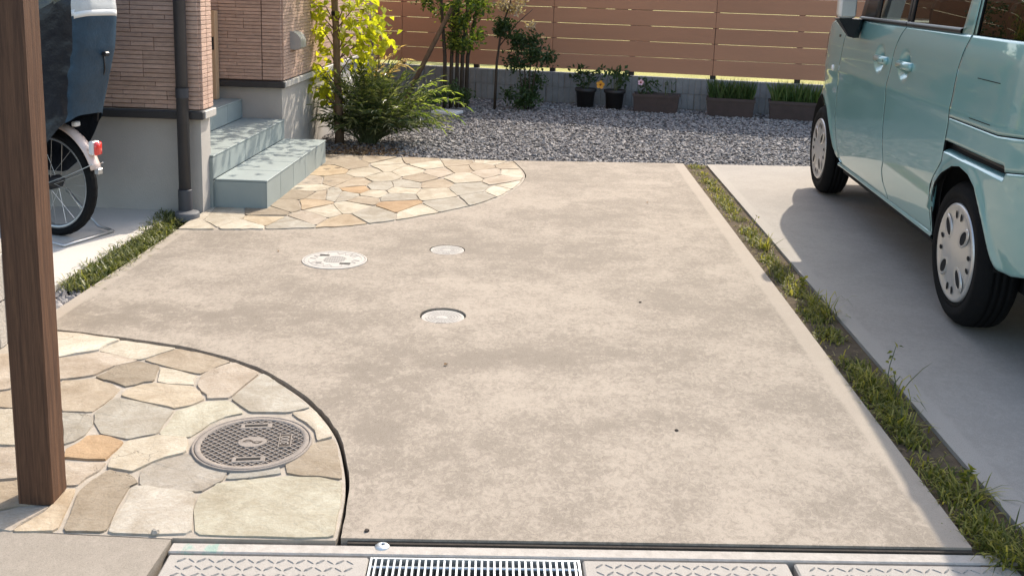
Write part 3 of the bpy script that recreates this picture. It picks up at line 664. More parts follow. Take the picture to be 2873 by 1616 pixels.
# tall tan board with a dark square cut-out standing on the landing
t = empty('entrance_panel', (-2.30, 6.47, SZ[2]), 0, 'tall tan upright panel with a dark square opening on the porch landing', 'panel')
pn = MB(); pn.box(-2.42, -2.203, 6.44, 6.50, SZ[2]+.002, 1.012, bev=.004); pn.build('board', m_door, t)
MB().box(-2.275, -2.214, 6.4385, 6.4395, .752, .838).build('opening', m_dark, t)
MB().box(-2.252, -2.226, 6.4365, 6.4383, .762, .790, bev=.0005).build('latch', m_vent, t)

# ------------------------------------------------------------------ low block wall at the left
m_block = MAT('fluted_concrete_block', (.46, .42, .37), .88, .16, 12, 110, .6, 120, .25, rnd=.06)
bw = empty('block_wall', (-1.84, 2.9, 0), 0, 'low two course fluted concrete block wall behind the timber post', 'wall')
def fluted(l, w, h, pitch, depth, both=False):
    """block lying along x, face towards -y fluted"""
    xs = []; k = int(l/pitch); p = l/k
    for i in range(k): xs += [(i*p, 0), (i*p+p*.16, -depth), (i*p+p*.84, -depth)]
    xs.append((l, 0)); n = len(xs)
    V = []
    for z in (0, h): V += [(x, y, z) for x, y in xs]+[(l, w, z), (0, w, z)]
    m = n+2
    F = [(i, (i+1) % m, m+(i+1) % m, m+i) for i in range(m)]
    F.append(tuple(range(m, 2*m))); F.append(tuple(range(m-1, -1, -1)))
    return V, F
V, F = fluted(.386, .10, .150, .055, .008)
V = [(-y, x, z) for x, y, z in V]                              # face towards +x
blk = rawmesh('block', V, F, m_block)
for c in range(2):
    for k in range(3):
        shareobj('block', blk, (-1.792, 3.398-.386-k*.396-(0 if c == 0 else .0), c*.1585-.002), bw)
MB().box(-1.89, -1.80, 2.215, 3.393, .0, .312).build('mortar', m_mortar, bw)

# ------------------------------------------------------------------ fence on its low wall at the back
m_fb = MAT('brown_composite_board', (.49, .245, .145), .62, .07, 2.5, 60, .12, 40, .35, rnd=.05, stretch=(.3, 1, 2))
m_fp = MAT('dark_aluminium_post', (.03, .026, .024), .5, .1)
FA = -.188
def fence_pt(t, off, z): return (0.2299574+math.cos(FA)*t-math.sin(FA)*off, 10.6990614+math.sin(FA)*t+math.cos(FA)*off, z)
kw = empty('kerb_wall', fence_pt(0, -.06, 0), FA, 'low grey fluted block wall under the brown fence', 'wall', local=True)
V, F = fluted(.392, .12, .158, .065, .006)
m_kblock = MAT('grey_fluted_block', (.26, .26, .258), .88, .14, 10, 100, .5, 120, .25, rnd=.06)
kb = rawmesh('block', V, F, m_kblock)
for c in range(2):
    for k in range(-8, 16): shareobj('block', kb, (k*.40-(.0 if c else .2), -.04, c*.162-.010), kw)
MB().box(-3.4, 6.3, -.025, .07, -.1, .305).build('mortar', m_mortar, kw)
fe = empty('fence', fence_pt(0, 0, .28), FA, 'brown horizontal board fence with thin gaps along the back of the garden', 'fence', local=True)
V, F = boxvf(0, 1.731, -.012, .012, .0, .1615, .002)
bd = rawmesh('board', V, F, m_fb)
J0 = -1.897
for r in range(9):
    for k in range(-1, 5):
        shareobj('board', bd, (J0+k*1.735+random.uniform(-.001, .001), random.uniform(-.001, .001), .070+r*.1655), fe)
V, F = boxvf(-.03, .03, .0135, .065, -.06, 1.56); pst = rawmesh('post', V, F, m_fp)
for k in range(-2, 10): shareobj('post', pst, (J0+k*.8675, 0, 0), fe)

# ------------------------------------------------------------------ timber post at the left front
m_wood, N, L, P = nt('stained_timber')
g = N.new('ShaderNodeNewGeometry'); src = g.outputs['Position']
gr = ramp(N, L, noise(N, L, src, 11, 7, .7, 1.0, (5, 5, .22)), .30, .70); gr2 = ramp(N, L, noise(N, L, src, 70, 4, .7, .6, (4, 4, .12)), .35, .62)
kn = ramp(N, L, noise(N, L, src, 5.5, 2, .5, .6, (2.2, 2.2, .7)), .66, .74)
c = mix(N, L, gr, (.060, .028, .017), (.165, .082, .045)); c = mix(N, L, gr2, mix(N, L, 1.0, c, (.62,)*3, 'MULTIPLY'), c); c = mix(N, L, mix(N, L, 1.0, kn, (.6,)*3, 'MULTIPLY'), c, (.035, .018, .012))
L.new(c, P.inputs['Base Color']); P.inputs['Roughness'].default_value = .6; P.inputs['Specular IOR Level'].default_value = .3
bump(N, L, P, noise(N, L, src, 60, 5, .7, .5, (4, 4, .12)), .35, .004)
pc = (-1.173, 2.118)
V, F = boxvf(-.0405, .0405, -.0405, .0405, -.005, 2.4, .0035)
ca, sa = math.cos(.07), math.sin(.07)
V = [(pc[0]+x*ca-y*sa, pc[1]+x*sa+y*ca, z) for x, y, z in V]
tag(mk('timber_post', V, F, m_wood), 'square brown timber post standing on the flagstones', 'post')

# ------------------------------------------------------------------ flower pots and planters by the wall
m_pot = MAT('black_plastic_pot', (.030, .027, .028), .5, .15, 12, 80)
m_plant = MAT('brown_plastic_planter', (.075, .050, .045), .55, .18, 12, 80)
m_lf_dk = LEAF('dark_leaf', [(.030, .055, .022), (.045, .085, .028), (.07, .11, .04)], .25)
m_lf_gr = LEAF('grassy_leaf', [(.05, .10, .03), (.10, .16, .05), (.16, .20, .07)], .4)
m_fl_or = MAT('orange_petal', (.85, .38, .04), .5, .1, 30, 90)
m_fl_pk = MAT('pink_petal', (.78, .50, .55), .5, .1, 30, 90)
m_stem = MAT('green_stem', (.10, .12, .05), .6, .2, 20)
def leafset(P, D, Nn, Ln, W, fold=.25):
    """many folded leaves: base points, directions, normals, lengths, widths"""
    P = np.asarray(P, float); D = np.asarray(D, float); Nn = np.asarray(Nn, float)
    D = D/np.linalg.norm(D, axis=1)[:, None]
    S = np.cross(D, Nn); S = S/(np.linalg.norm(S, axis=1)[:, None]+1e-9); U = np.cross(S, D)
    Ln = np.asarray(Ln)[:, None]; W = np.asarray(W)[:, None]
    base = P; tip = P+D*Ln-U*Ln*.12; mid = P+D*Ln*.45
    l = mid+S*W*.5+U*W*fold; r = mid-S*W*.5+U*W*fold
    V = np.stack([base, l, tip, r], 1).reshape(-1, 3); k = len(P)
    i = np.arange(k)*4
    F = np.concatenate([np.stack([i, i+1, i+2], 1), np.stack([i, i+2, i+3], 1)], 0)
    return V, F.tolist()
def rdir(n, up=0.0):
    d = rng.normal(size=(n, 3)); d /= np.linalg.norm(d, axis=1)[:, None]; d[:, 2] += up
    return d/np.linalg.norm(d, axis=1)[:, None]
def potted(x, y, label, orange):
    t = empty('potted_plant', (x, y, -.018), 0, label, 'potted plant', 'black pots along the low wall')
    pr = [(.0001, 0), (.083, 0), (.100, .165), (.112, .167), (.115, .172), (.115, .198), (.110, .2), (.104, .2), (.102, .178), (.0001, .178)]
    MB().lathe(pr, 32, (x, y, -.018)).build('pot', m_pot, t, True)
    MB().lathe([(.1015, .181), (.0001, .183)], 24, (x, y, -.018)).build('soil', m_soil, t)
    st = MB(); P = []; D = []
    for k in range(9):
        a = random.uniform(0, 6.28); r = random.uniform(.02, .13); h = random.uniform(.12, .25)
        tip = Vector((x+r*math.cos(a), y+r*math.sin(a), .165+h)); st.tube([(x+.02*math.cos(a), y+.02*math.sin(a), .16), (x+.5*r*math.cos(a), y+.5*r*math.sin(a), .165+h*.6), tip], .0028, 5)
        for q in range(11):
            P.append(tip+Vector((random.uniform(-.05, .05), random.uniform(-.05, .05), random.uniform(-.10, .02)))); D.append(rdir(1, .25)[0])
    tag(st.build('stems', m_stem, t), kind='stuff')
    n = len(P); V, F = leafset(P, D, rdir(n, 1.0), rng.uniform(.045, .085, n), rng.uniform(.025, .042, n))
    tag(mk('leaves', V, F, m_lf_dk, t), kind='stuff')
    return t
potted(.432, 10.31, 'black flower pot with leafy plant, left one of the two round pots by the wall', True)
potted(.735, 10.25, 'black flower pot with bushy plant, right one of the two round pots by the wall', False)
def flower(x, y, z, r, mat, label, nrm):
    n = Vector(nrm).normalized(); a = n.orthogonal().normalized(); b = n.cross(a); fl = MB()
    c = Vector((x, y, z))
    for k in range(5):
        q = 2*math.pi*k/5; d = a*math.cos(q)+b*math.sin(q); s = n.cross(d)
        V = [c, c+d*r*.5+s*r*.42+n*.004, c+d*r*.9+s*r*.34+n*.012, c+d*r*1.02+n*.010, c+d*r*.9-s*r*.34+n*.012, c+d*r*.5-s*r*.42+n*.004]
        fl.add(V, [(0, 1, 2, 3), (0, 3, 4, 5)], 0)
    fl.tube([c-n*.002, c+n*.02], [.012, .004], 8, 1)
    fl.tube([c-n*.003, c-n*.03, Vector((x, y+.05, z-.07))], .0022, 5, 2)
    o = fl.build('flower', [mat, MAT('flower_eye', (.30, .06, .02), .6), m_stem], None)
    return tag(o, label, 'flower')
flower(.577, 10.16, .238, .044, m_fl_or, 'orange flower with dark eye between the two black pots', (-.15, -1, .15))
flower(.985, 10.06, .285, .032, m_fl_pk, 'pale pink flower over the brown planter', (-.2, -1, .3))
def planter(x, y, w, d, h, label, kind):
    t = empty('planter', (x, y, -.02), FA, label, 'planter', 'long planters along the low wall', local=True)
    bm = MB(); a, b, c, e = w/2*.93, d/2*.88, w/2, d/2
    V = [(-a, -b, 0), (a, -b, 0), (a, b, 0), (-a, b, 0), (-c, -e, h), (c, -e, h), (c, e, h), (-c, e, h), (-c+.012, -e+.012, h), (c-.012, -e+.012, h), (c-.012, e-.012, h), (-c+.012, e-.012, h), (-c+.02, -e+.02, h-.03), (c-.02, -e+.02, h-.03), (c-.02, e-.02, h-.03), (-c+.02, e-.02, h-.03)]
    bm.add(V, [(3, 2, 1, 0), (0, 1, 5, 4), (1, 2, 6, 5), (2, 3, 7, 6), (3, 0, 4, 7), (4, 5, 9, 8), (5, 6, 10, 9), (6, 7, 11, 10), (7, 4, 8, 11), (8, 9, 13, 12), (9, 10, 14, 13), (10, 11, 15, 14), (11, 8, 12, 15), (12, 13, 14, 15)])
    bm.box(-c-.006, c+.006, -e-.006, -e+.004, h-.028, h+.003).box(-c-.006, c+.006, e-.004, e+.006, h-.028, h+.003)
    bm.build('trough', m_plant, t)
    if kind == 'grass':
        n = 420; P = np.stack([rng.uniform(-c+.03, c-.03, n), rng.uniform(-e+.03, e-.03, n), np.full(n, h-.03)], 1)
        D = rdir(n, 2.6); V, F = leafset(P, D, rdir(n), rng.uniform(.10, .26, n), rng.uniform(.004, .008, n)); mt = m_lf_gr
    else:
        n = 80; P = np.stack([rng.uniform(-c+.05, c-.05, n), rng.uniform(-e+.03, e-.03, n), h+rng.uniform(-.02, .13, n)], 1)
        P[:40, 0] = rng.normal(-.11, .05, 40)
        D = rdir(n, .7); V, F = leafset(P, D, rdir(n, 1), rng.uniform(.04, .075, n), rng.uniform(.016, .03, n)); mt = m_lf_dk
        st = MB()
        for k in range(8):
            xx = random.choice((-.12, -.1, .1, .16))+random.uniform(-.03, .03); st.tube([(xx, 0, h-.03), (xx+random.uniform(-.02, .02), random.uniform(-.03, .03), h+.13)], .0025, 5)
        tag(st.build('stems', m_stem, t), kind='stuff')
    tag(mk('leaves', V, F, mt, t), kind='stuff')
    return t
planter(1.16, 10.11, .47, .19, .185, 'brown planter with sparse flowering plant beside the black pots', 'flower')
planter(1.90, 9.97, .48, .19, .185, 'brown planter with upright grassy plants in the middle of the low wall', 'grass')
planter(2.52, 9.86, .50, .19, .185, 'brown planter thick with green grassy plants nearest the van', 'grass')

# ------------------------------------------------------------------ gravel, grass and weeds
def pebbles(name, XY, rad, mat, z=0.0):
    n = len(XY); r = np.asarray(rad)[:, None]
    base = np.array([(1, 0, 0), (-1, 0, 0), (0, 1, 0), (0, -1, 0), (0, 0, 1), (0, 0, -1)], float)
    V = base[None]*(1+rng.uniform(-.35, .35, (n, 6, 1)))+rng.uniform(-.25, .25, (n, 6, 3))
    A = rng.uniform(0, 2*np.pi, n); T = rng.uniform(-.6, .6, n)
    c, s = np.cos(A)[:, None], np.sin(A)[:, None]; ct, st = np.cos(T)[:, None], np.sin(T)[:, None]
    x, y, zz = V[..., 0]*1.25, V[..., 1]*.95, V[..., 2]*.65
    y, zz = y*ct-zz*st, y*st+zz*ct
    x, y = x*c-y*s, x*s+y*c
    V = np.stack([x*r, y*r, zz*r], -1)
    V[..., 0] += XY[:, 0][:, None]; V[..., 1] += XY[:, 1][:, None]; V[..., 2] += (z+rng.uniform(-.006, .006, n))[:, None]
    f = np.array([(0, 2, 4), (2, 1, 4), (1, 3, 4), (3, 0, 4), (2, 0, 5), (1, 2, 5), (3, 1, 5), (0, 3, 5)])
    F = (f[None]+np.arange(n)[:, None, None]*6).reshape(-1, 3)
    return mk(name, V.reshape(-1, 3), F, mat)
def GRAVEL(name, cols):
    m, N, L, P = nt(name); g = N.new('ShaderNodeNewGeometry')
    r = N.new('ShaderNodeValToRGB'); L.new(g.outputs['Random Per Island'], r.inputs[0]); e = r.color_ramp.elements
    while len(e) < len(cols): e.new(.5)
    for i, c in enumerate(cols): e[i].position = i/(len(cols)-1); e[i].color = (*c, 1)
    L.new(mix(N, L, ramp(N, L, noise(N, L, g.outputs['Position'], 150, 4, .7), .35, .7), mix(N, L, 1.0, r.outputs[0], (.8,)*3, 'MULTIPLY'), r.outputs[0]), P.inputs['Base Color'])
    P.inputs['Roughness'].default_value = .8; P.inputs['Specular IOR Level'].default_value = .3; return m
m_gravel = GRAVEL('crushed_gravel', [(.12, .113, .114), (.20, .187, .184), (.25, .234, .228), (.30, .28, .27), (.42, .39, .365)])
n = 46000
XY = np.stack([rng.uniform(-2.0, 4.4, n), rng.uniform(6.86, 10.75, n)], 1)
back = 10.62-.1905*(XY[:, 0]-.21)
front = np.where(XY[:, 0] < -.21, 6.875, np.where(XY[:, 0] < 1.95, 6.885+.0955*(XY[:, 0]+.21), 7.09+.13*(XY[:, 0]-1.95)))+.008
ok = (XY[:, 1] < back) & (XY[:, 1] > front) & ~((XY[:, 0] < HX+.02)) & ~((XY[:, 0] > 2.9) & (XY[:, 1] > 8.5))
XY = XY[ok]
tag(pebbles('gravel', XY, rng.uniform(.007, .017, len(XY))*np.where(rng.random(len(XY)) < .12, 1.35, 1), m_gravel, -.021), 'dark grey crushed stone gravel between the slabs and the low wall', 'gravel', kind='stuff')
n = 150; XY = np.stack([rng.uniform(-1.925, -1.80, n), rng.uniform(3.25, 3.74, n)], 1)
tag(pebbles('gravel', XY, rng.uniform(.011, .024, n), m_gravel, -.022), 'coarse grey gravel at the end of the left planting strip', 'gravel', kind='stuff')

def blades(P, D, Ln, W, droop):
    """grass blades of three bent segments"""
    P = np.asarray(P, float); n = len(P); D = D/np.linalg.norm(D, axis=1)[:, None]
    H = np.stack([D[:, 0], D[:, 1], np.zeros(n)], 1); H /= np.linalg.norm(H, axis=1)[:, None]+1e-6
    S = np.stack([-H[:, 1], H[:, 0], np.zeros(n)], 1)
    Ln = Ln[:, None]; W = W[:, None]; dr = droop[:, None]; Z = np.array([[0, 0, 1.]])
    p1 = P+D*Ln*.42; p2 = p1+(D*(1-dr*.55)+H*dr*.45-Z*dr*.25)*Ln*.35; p3 = p2+(D*(1-dr)+H*dr*.6-Z*dr*.8)*Ln*.3
    V = np.stack([P-S*W*.4, P+S*W*.4, p1-S*W*.5, p1+S*W*.5, p2-S*W*.35, p2+S*W*.35, p3], 1).reshape(-1, 3)
    f = [(0, 1, 3, 2), (2, 3, 5, 4)]; i = np.arange(n)*7
    F = [tuple(int(k+q) for q in g) for k in i for g in f]+[(int(k+4), int(k+5), int(k+6)) for k in i]
    return V, F
m_mondo = LEAF('mondo_grass', [(.06, .08, .022), (.11, .13, .035), (.20, .205, .065), (.34, .33, .14)], .35, .4)
m_weed = LEAF('weed_grass', [(.06, .08, .018), (.13, .145, .025), (.24, .235, .045), (.40, .35, .11)], .45, .5)
m_dry = LEAF('dry_grass', [(.20, .15, .07), (.34, .27, .13), (.42, .34, .19)], .3, .7)
n = 3800
cl = rng.uniform(0, 1, (120, 2)); k = rng.integers(0, 120, n)
P = np.stack([-1.93+.135*cl[k, 0]+rng.normal(0, .012, n), 3.66+1.26*cl[k, 1]+rng.normal(0, .016, n), np.full(n, -.03)], 1)
P[:, 0] -= np.clip((P[:, 1]-4.55)*.22, 0, .08)
D = rdir(n, 1.1); D[:, 2] = np.abs(D[:, 2])+.2
V, F = blades(P, D, rng.uniform(.05, .10, n), rng.uniform(.0035, .0055, n), rng.uniform(.4, 1.0, n))
tag(mk('mondo_grass', V, F, m_mondo), 'strip of dark mondo grass along the left edge of the slab', 'grass', kind='stuff')
n = 9000
y = rng.uniform(0, 1, n)**1.15*4.95+2.02
y = y[np.sin(y*9.1)+np.sin(y*23.7+1)+np.sin(y*4.3+2)+rng.normal(0, .7, n) > -.55]; n = len(y)
P = np.stack([1.092+rng.normal(0, .026, n), y, np.full(n, -.014)], 1)
P[:, 0] = np.clip(P[:, 0], 1.028, 1.168); P[:, 0] += np.clip((y-3.5)*.006, -.02, .02)
D = rdir(n, .75); D[:, 2] = np.abs(D[:, 2])+.15
Ln = rng.uniform(.018, .052, n)*np.where(y < 3.6, 1.12, .85)
tuf = [(1.12, 4.72, .13, 60), (1.10, 4.88, .10, 50), (1.13, 3.86, .12, 70), (1.15, 3.72, .17, 60), (1.10, 3.02, .13, 70), (1.14, 2.92, .16, 50), (1.09, 2.72, .12, 80), (1.12, 2.32, .13, 50), (1.10, 2.16, .10, 120), (1.15, 2.10, .11, 120), (1.08, 2.06, .10, 110), (1.13, 2.03, .12, 110)]
TP = []; TD = []; TL_ = []
for (x, yy, h, k) in tuf:
    TP.append(np.stack([x+rng.normal(0, .014, k), yy+rng.normal(0, .022, k), np.full(k, -.03)], 1)); TD.append(rdir(k, .9)); TL_.append(rng.uniform(.5, 1.25, k)*h)
P = np.concatenate([P]+TP); D = np.concatenate([D]+TD); D[:, 2] = np.abs(D[:, 2])+.12; Ln = np.concatenate([Ln]+TL_); n = len(P)
V, F = blades(P, D, Ln, rng.uniform(.003, .0055, n), rng.uniform(.25, 1.0, n))
tag(mk('weed_strip', V, F, m_weed), 'strip of weedy grass between the parking slab and the driveway', 'grass', kind='stuff')
n = 1700; y = np.concatenate([rng.normal(6.25, .35, 700), rng.uniform(2.1, 7, 1000)])
P = np.stack([rng.uniform(1.03, 1.17, n), y, np.full(n, -.028)], 1); D = rdir(n, .5); D[:, 2] = np.abs(D[:, 2])+.1
V, F = blades(P, D, rng.uniform(.02, .06, n), rng.uniform(.002, .004, n), rng.uniform(.3, 1, n))
tag(mk('dry_grass', V, F, m_dry), 'dry straw-coloured grass in the far end of the weed strip', 'grass', kind='stuff')
def weed(x, y, h, nl, w, label, mat=None):
    t = empty('weed', (x, y, -.03), 0, label, 'weed', 'single weeds in the grass strip')
    MB().tube([(x, y, -.03), (x+.008, y+.004, h*.55-.03), (x+.02, y, h-.03)], [.0018, .0015, .001], 5).build('stem', m_stem, t)
    P = np.stack([x+.02*np.linspace(.15, 1, nl)+rng.normal(0, .006, nl), y+rng.normal(0, .006, nl), -.03+h*np.linspace(.25, 1, nl)], 1)
    V, F = leafset(P, rdir(nl, .3), rdir(nl, 1.5), rng.uniform(.7, 1.2, nl)*w*1.5, rng.uniform(.7, 1.1, nl)*w)
    tag(mk('leaves', V, F, mat or m_weed, t), kind='stuff')
weed(1.155, 3.06, .15, 12, .014, 'thin upright weed with tiny pale buds leaning over the driveway')
weed(1.13, 2.40, .06, 20, .017, 'broad leaved weed near the front end of the grass strip')
weed(1.12, 4.05, .07, 22, .018, 'small bushy weed in the middle of the grass strip')
weed(1.12, 5.05, .10, 12, .010, 'tall thin weed where the van shadow begins')

# ------------------------------------------------------------------ trees and shrubs
m_bark = MAT('tree_bark', (.22, .15, .10), .9, .3, 25, 120, .8, 60, .2, stretch=(1, 1, .35))
m_barkd = MAT('dark_bark', (.09, .07, .055), .9, .3, 25, 120, .8, 60, .2, stretch=(1, 1, .35))
m_lf_y = LEAF('heart_leaf', [(.20, .24, .035), (.36, .38, .04), (.50, .46, .045)], .62, .5)
def heart_mesh(l, w, bend):
    pts = [(0, 0), (-.12, .30), (.02, .48), (.30, .50), (.62, .34), (1.0, 0)]
    V = [(0, 0, 0), (.5*l, 0, -bend*l*.25), (l, 0, -bend*l)]; F = []
    for s in (1, -1):
        b = len(V); V += [(p[0]*l, s*p[1]*w, .10*abs(p[1])*l-bend*l*max(0, p[0])**2) for p in pts[1:5]]
        if s > 0: F += [(0, 1, b+1, b), (1, b+2, b+1), (1, 2, b+3, b+2)]
        else: F += [(0, b, b+1, 1), (1, b+1, b+2), (1, b+2, b+3, 2)]
    return rawmesh('leaf', V, F, m_lf_y)
HL = [heart_mesh(.074, .072, .3), heart_mesh(.060, .056, .15), heart_mesh(.046, .046, .5)]
t1 = empty('leafy_tree', (-1.587, 7.45, 0), 0, 'slim tree with yellow-green heart-shaped leaves beside the porch steps', 'tree')
trunk = MB().tube([(-1.587, 7.45, -.03), (-1.592, 7.45, .25), (-1.606, 7.45, .55), (-1.612, 7.452, .85), (-1.625, 7.45, 1.1), (-1.63, 7.45, 1.7), (-1.60, 7.45, 2.2)], [.038, .031, .028, .027, .026, .02, .012], 12).build('trunk', m_bark, t1, True)
MB().lathe([(.0305, .965), (.033, .972), (.033, .992), (.0305, .998)], 14, (-1.6175, 7.451, 0)).build('tie', m_dark, trunk)
CLU = [(-1.96, 1.07, .08, .05, 13), (-1.86, 1.00, .09, .06, 16), (-1.74, 1.04, .07, .06, 11), (-1.80, .86, .06, .05, 9), (-1.70, .90, .05, .10, 9), (-1.69, .72, .05, .06, 8),
       (-1.86, .60, .07, .04, 10), (-1.78, .54, .08, .05, 15), (-1.72, .47, .06, .06, 11), (-1.84, .42, .06, .03, 8), (-1.70, .38, .05, .04, 9), (-1.66, .30, .05, .05, 6),
       (-1.46, 1.05, .07, .05, 12), (-1.36, 1.02, .07, .05, 12), (-1.33, .94, .05, .04, 8), (-1.50, .92, .05, .05, 8), (-1.47, .83, .07, .04, 12), (-1.35, .83, .07, .04, 12), (-1.25, .78, .05, .04, 9), (-1.44, .75, .06, .03, 8), (-1.42, .645, .06, .025, 8)]
EX = []
for i, (x, z, sx_, sz_, k) in enumerate(CLU):
    y0 = 7.45+random.uniform(-.18, .10); s = 1 if x > -1.61 else -1
    b = MB().tube([(-1.61, 7.45, z-.16), ((x-1.61)/2+.0, (y0+7.45)/2, z-.01), (x+s*sx_*.8, y0, z+.01)], [.006, .0045, .002], 6).build('branch', m_bark, t1, True)
    for q in range(round(k*1.36)):
        p = (random.gauss(x, sx_*.8), y0+random.gauss(0, .07), random.gauss(z, sz_*.9))
        shareobj('leaf', HL[random.randrange(3)], p, t1, (random.gauss(0, .55), random.uniform(.05, 1.1), (0 if s > 0 else math.pi)+random.gauss(0, .9)))
    EX += [(random.gauss(x, sx_), y0+random.gauss(.05, .08), random.gauss(z, sz_)) for q in range(k)]
for (x, z, a_, b_, k) in ((-1.95, .92, .09, .07, 26), (-1.88, .78, .08, .07, 20), (-1.78, .68, .09, .06, 22), (-1.60, .98, .12, .07, 24), (-1.40, .92, .10, .06, 20), (-1.28, .90, .07, .05, 14), (-1.52, .62, .10, .06, 22), (-1.36, .70, .09, .05, 16)):
    EX += [(random.gauss(x, a_), 7.52+random.gauss(0, .09), random.gauss(z, b_)) for q in range(k)]
n = len(EX); V, F = leafset(EX, rdir(n, -.5), rdir(n, 1.0), rng.uniform(.04, .065, n), rng.uniform(.04, .058, n))
tag(mk('small_leaves', V, F, m_lf_y, t1), kind='stuff')
n = 1000                                                            # the crown above the picture, which dapples the steps
P = np.stack([rng.normal(-1.50, .30, n), rng.normal(7.28, .30, n), rng.uniform(1.17, 2.2, n)], 1)
V, F = leafset(P, rdir(n, -.3), rdir(n, 1.0), rng.uniform(.05, .075, n), rng.uniform(.05, .065, n))
tag(mk('upper_crown', V, F, m_lf_y, t1), kind='stuff')

m_lf_sh = LEAF('narrow_leaflet', [(.04, .07, .025), (.085, .12, .045), (.17, .20, .08), (.36, .37, .22)], .35, .28)
m_lf_br = LEAF('bronze_leaflet', [(.45, .30, .16), (.60, .42, .28), (.72, .58, .46)], .4, .4)
def fronds(base, specs, mat, parent, name, lw=.011, ll=.07, stem=None):
    P = []; D = []; Nn = []; Ls = []; st = MB()
    for (tip, sag, cnt) in specs:
        b = Vector(base)+Vector((random.gauss(0, .03), random.gauss(0, .03), 0)); e = Vector(tip)
        c = b.lerp(e, .55)+Vector((0, 0, sag))
        pts = [b*(1-u)**2+c*2*u*(1-u)+e*u*u for u in [i/10 for i in range(11)]]
        st.tube(pts[::2]+[pts[-1]] if len(pts) % 2 == 0 else pts[::2], [.0045, .004, .0035, .003, .002, .0012][:len(pts[::2])], 5)
        for i in range(cnt):
            u = .35+.65*i/cnt; q = b*(1-u)**2+c*2*u*(1-u)+e*u*u; tg = ((c-b)*(1-u)+(e-c)*u).normalized()
            sd = tg.cross(Vector((0, 0, 1))).normalized()
            for s in (1, -1):
                d = (tg*.75+sd*s*1.0+Vector((random.gauss(0, .25), random.gauss(0, .25), random.gauss(-.15, .3)))).normalized()
                P.append(q); D.append(d); Nn.append(Vector((random.gauss(0, .35), random.gauss(0, .35), 1))); Ls.append(ll*random.uniform(.7, 1.15)*(1-.45*max(0, u-.7)/.3))
        P.append(e); D.append((e-c).normalized()); Nn.append(Vector((0, 0, 1))); Ls.append(ll)
    V, F = leafset(P, D, Nn, Ls, [l*lw/ll*random.uniform(.8, 1.2) for l in Ls])
    tag(mk(name, V, F, mat, parent), kind='stuff')
    tag(st.build('stems', stem or m_stem, parent), kind='stuff')
t2 = empty('fern_leaved_shrub', (-1.38, 7.52, 0), 0, 'bushy evergreen shrub with narrow feathery leaflets beside the slim tree', 'shrub')
sp = []
for i in range(210):
    a = random.uniform(0, 2*math.pi); r = random.uniform(.05, .54)*(1.28 if math.cos(a) > .2 else 1.0); z = random.uniform(.14, .66)*(1.05-.5*r)
    sp.append(((-1.36+r*math.cos(a), 7.50+r*math.sin(a)*.75, max(.10, z)), random.uniform(.03, .2), random.randint(10, 15)))
fronds((-1.37, 7.52, -.02), sp, m_lf_sh, t2, 'leaves', .0145, .085)
sp = [((-1.13, 7.45, .735), .12, 12), ((-1.06, 7.43, .655), .16, 13), ((-1.22, 7.5, .83), .1, 9), ((-1.05, 7.40, .60), .2, 10), ((-1.28, 7.42, .76), .1, 8)]
fronds((-1.34, 7.5, .30), sp, m_lf_br, t2, 'bronze_shoots', .014, .075)
# frond spray right of the shrub, back-light put into its leaf colour
m_lf_sp = LEAF('lit_frond_tint', [(.14, .21, .05), (.27, .34, .08), (.44, .48, .22)], .5, .4)
sp = [((-.66, 7.42, .22), .28, 16), ((-.70, 7.40, .42), .2, 15), ((-.60, 7.36, .32), .26, 17), ((-.78, 7.30, .16), .25, 14), ((-.82, 7.38, .50), .16, 13)]
fronds((-1.25, 7.46, .08), sp, m_lf_sp, t2, 'lit_fronds', .013, .09)

def cloud(c, r, n, mat, parent, name, l=(.03, .055), w=.55, up=.2):
    d = rng.normal(size=(n, 3)); d /= np.linalg.norm(d, axis=1)[:, None]
    k = 9; cc = rng.normal(size=(k, 3)); cc /= np.linalg.norm(cc, axis=1)[:, None]; cc *= rng.uniform(.35, .8, (k, 1))
    j = rng.integers(0, k, n); P = (cc[j]+d*rng.uniform(.05, .42, (n, 1)))*np.array(r)+np.array(c)
    P[:, 2] = np.maximum(P[:, 2], .02); ln = rng.uniform(*l, n)
    V, F = leafset(P, rdir(n, up), rdir(n, .8), ln, ln*w)
    return tag(mk(name, V, F, mat, parent), kind='stuff')
m_lf_b1 = LEAF('garden_leaf', [(.035, .065, .02), (.06, .10, .028), (.12, .16, .035), (.24, .27, .05)], .5)
m_lf_b2 = LEAF('pale_rose_leaf', [(.30, .22, .18), (.45, .36, .30), (.60, .50, .42)], .35)
t3 = empty('multi_stem_tree', (-.93, 9.88, 0), 0, 'multi-stemmed garden tree with green leaves in front of the fence', 'tree')
for k, (x, dx) in enumerate(((-1.02, -.05), (-.955, .02), (-.90, .0), (-.85, .05), (-.80, .10))):
    MB().tube([(x+.06*(-.93-x), 9.88+.03*k-.06, -.03), (x, 9.88+.03*k-.06, .5), (x+dx, 9.86, 1.05), (x+2*dx, 9.84, 1.6)], [.022, .019, .015, .008], 8).build('stem', m_barkd, t3, True)
cloud((-.92, 9.80, 1.0), (.44, .34, .30), 1300, m_lf_b1, t3, 'crown')
cloud((-.86, 9.80, .74), (.28, .24, .26), 900, m_lf_b1, t3, 'inner_crown')
cloud((-.95, 9.82, 1.5), (.6, .5, .4), 900, m_lf_b1, t3, 'upper_crown')
tag(mk('tree_stake', *tubevf([(-1.455, 9.78, -.03), (-1.06, 9.80, .78), (-.90, 9.82, 1.10)], .024, 10), m_bark, None, True), 'slanted round wooden stake propping the multi-stemmed tree', 'stake')
t4 = empty('low_shrub', (-.98, 9.55, 0), 0, 'low dark shrub at the foot of the multi-stemmed tree', 'shrub')
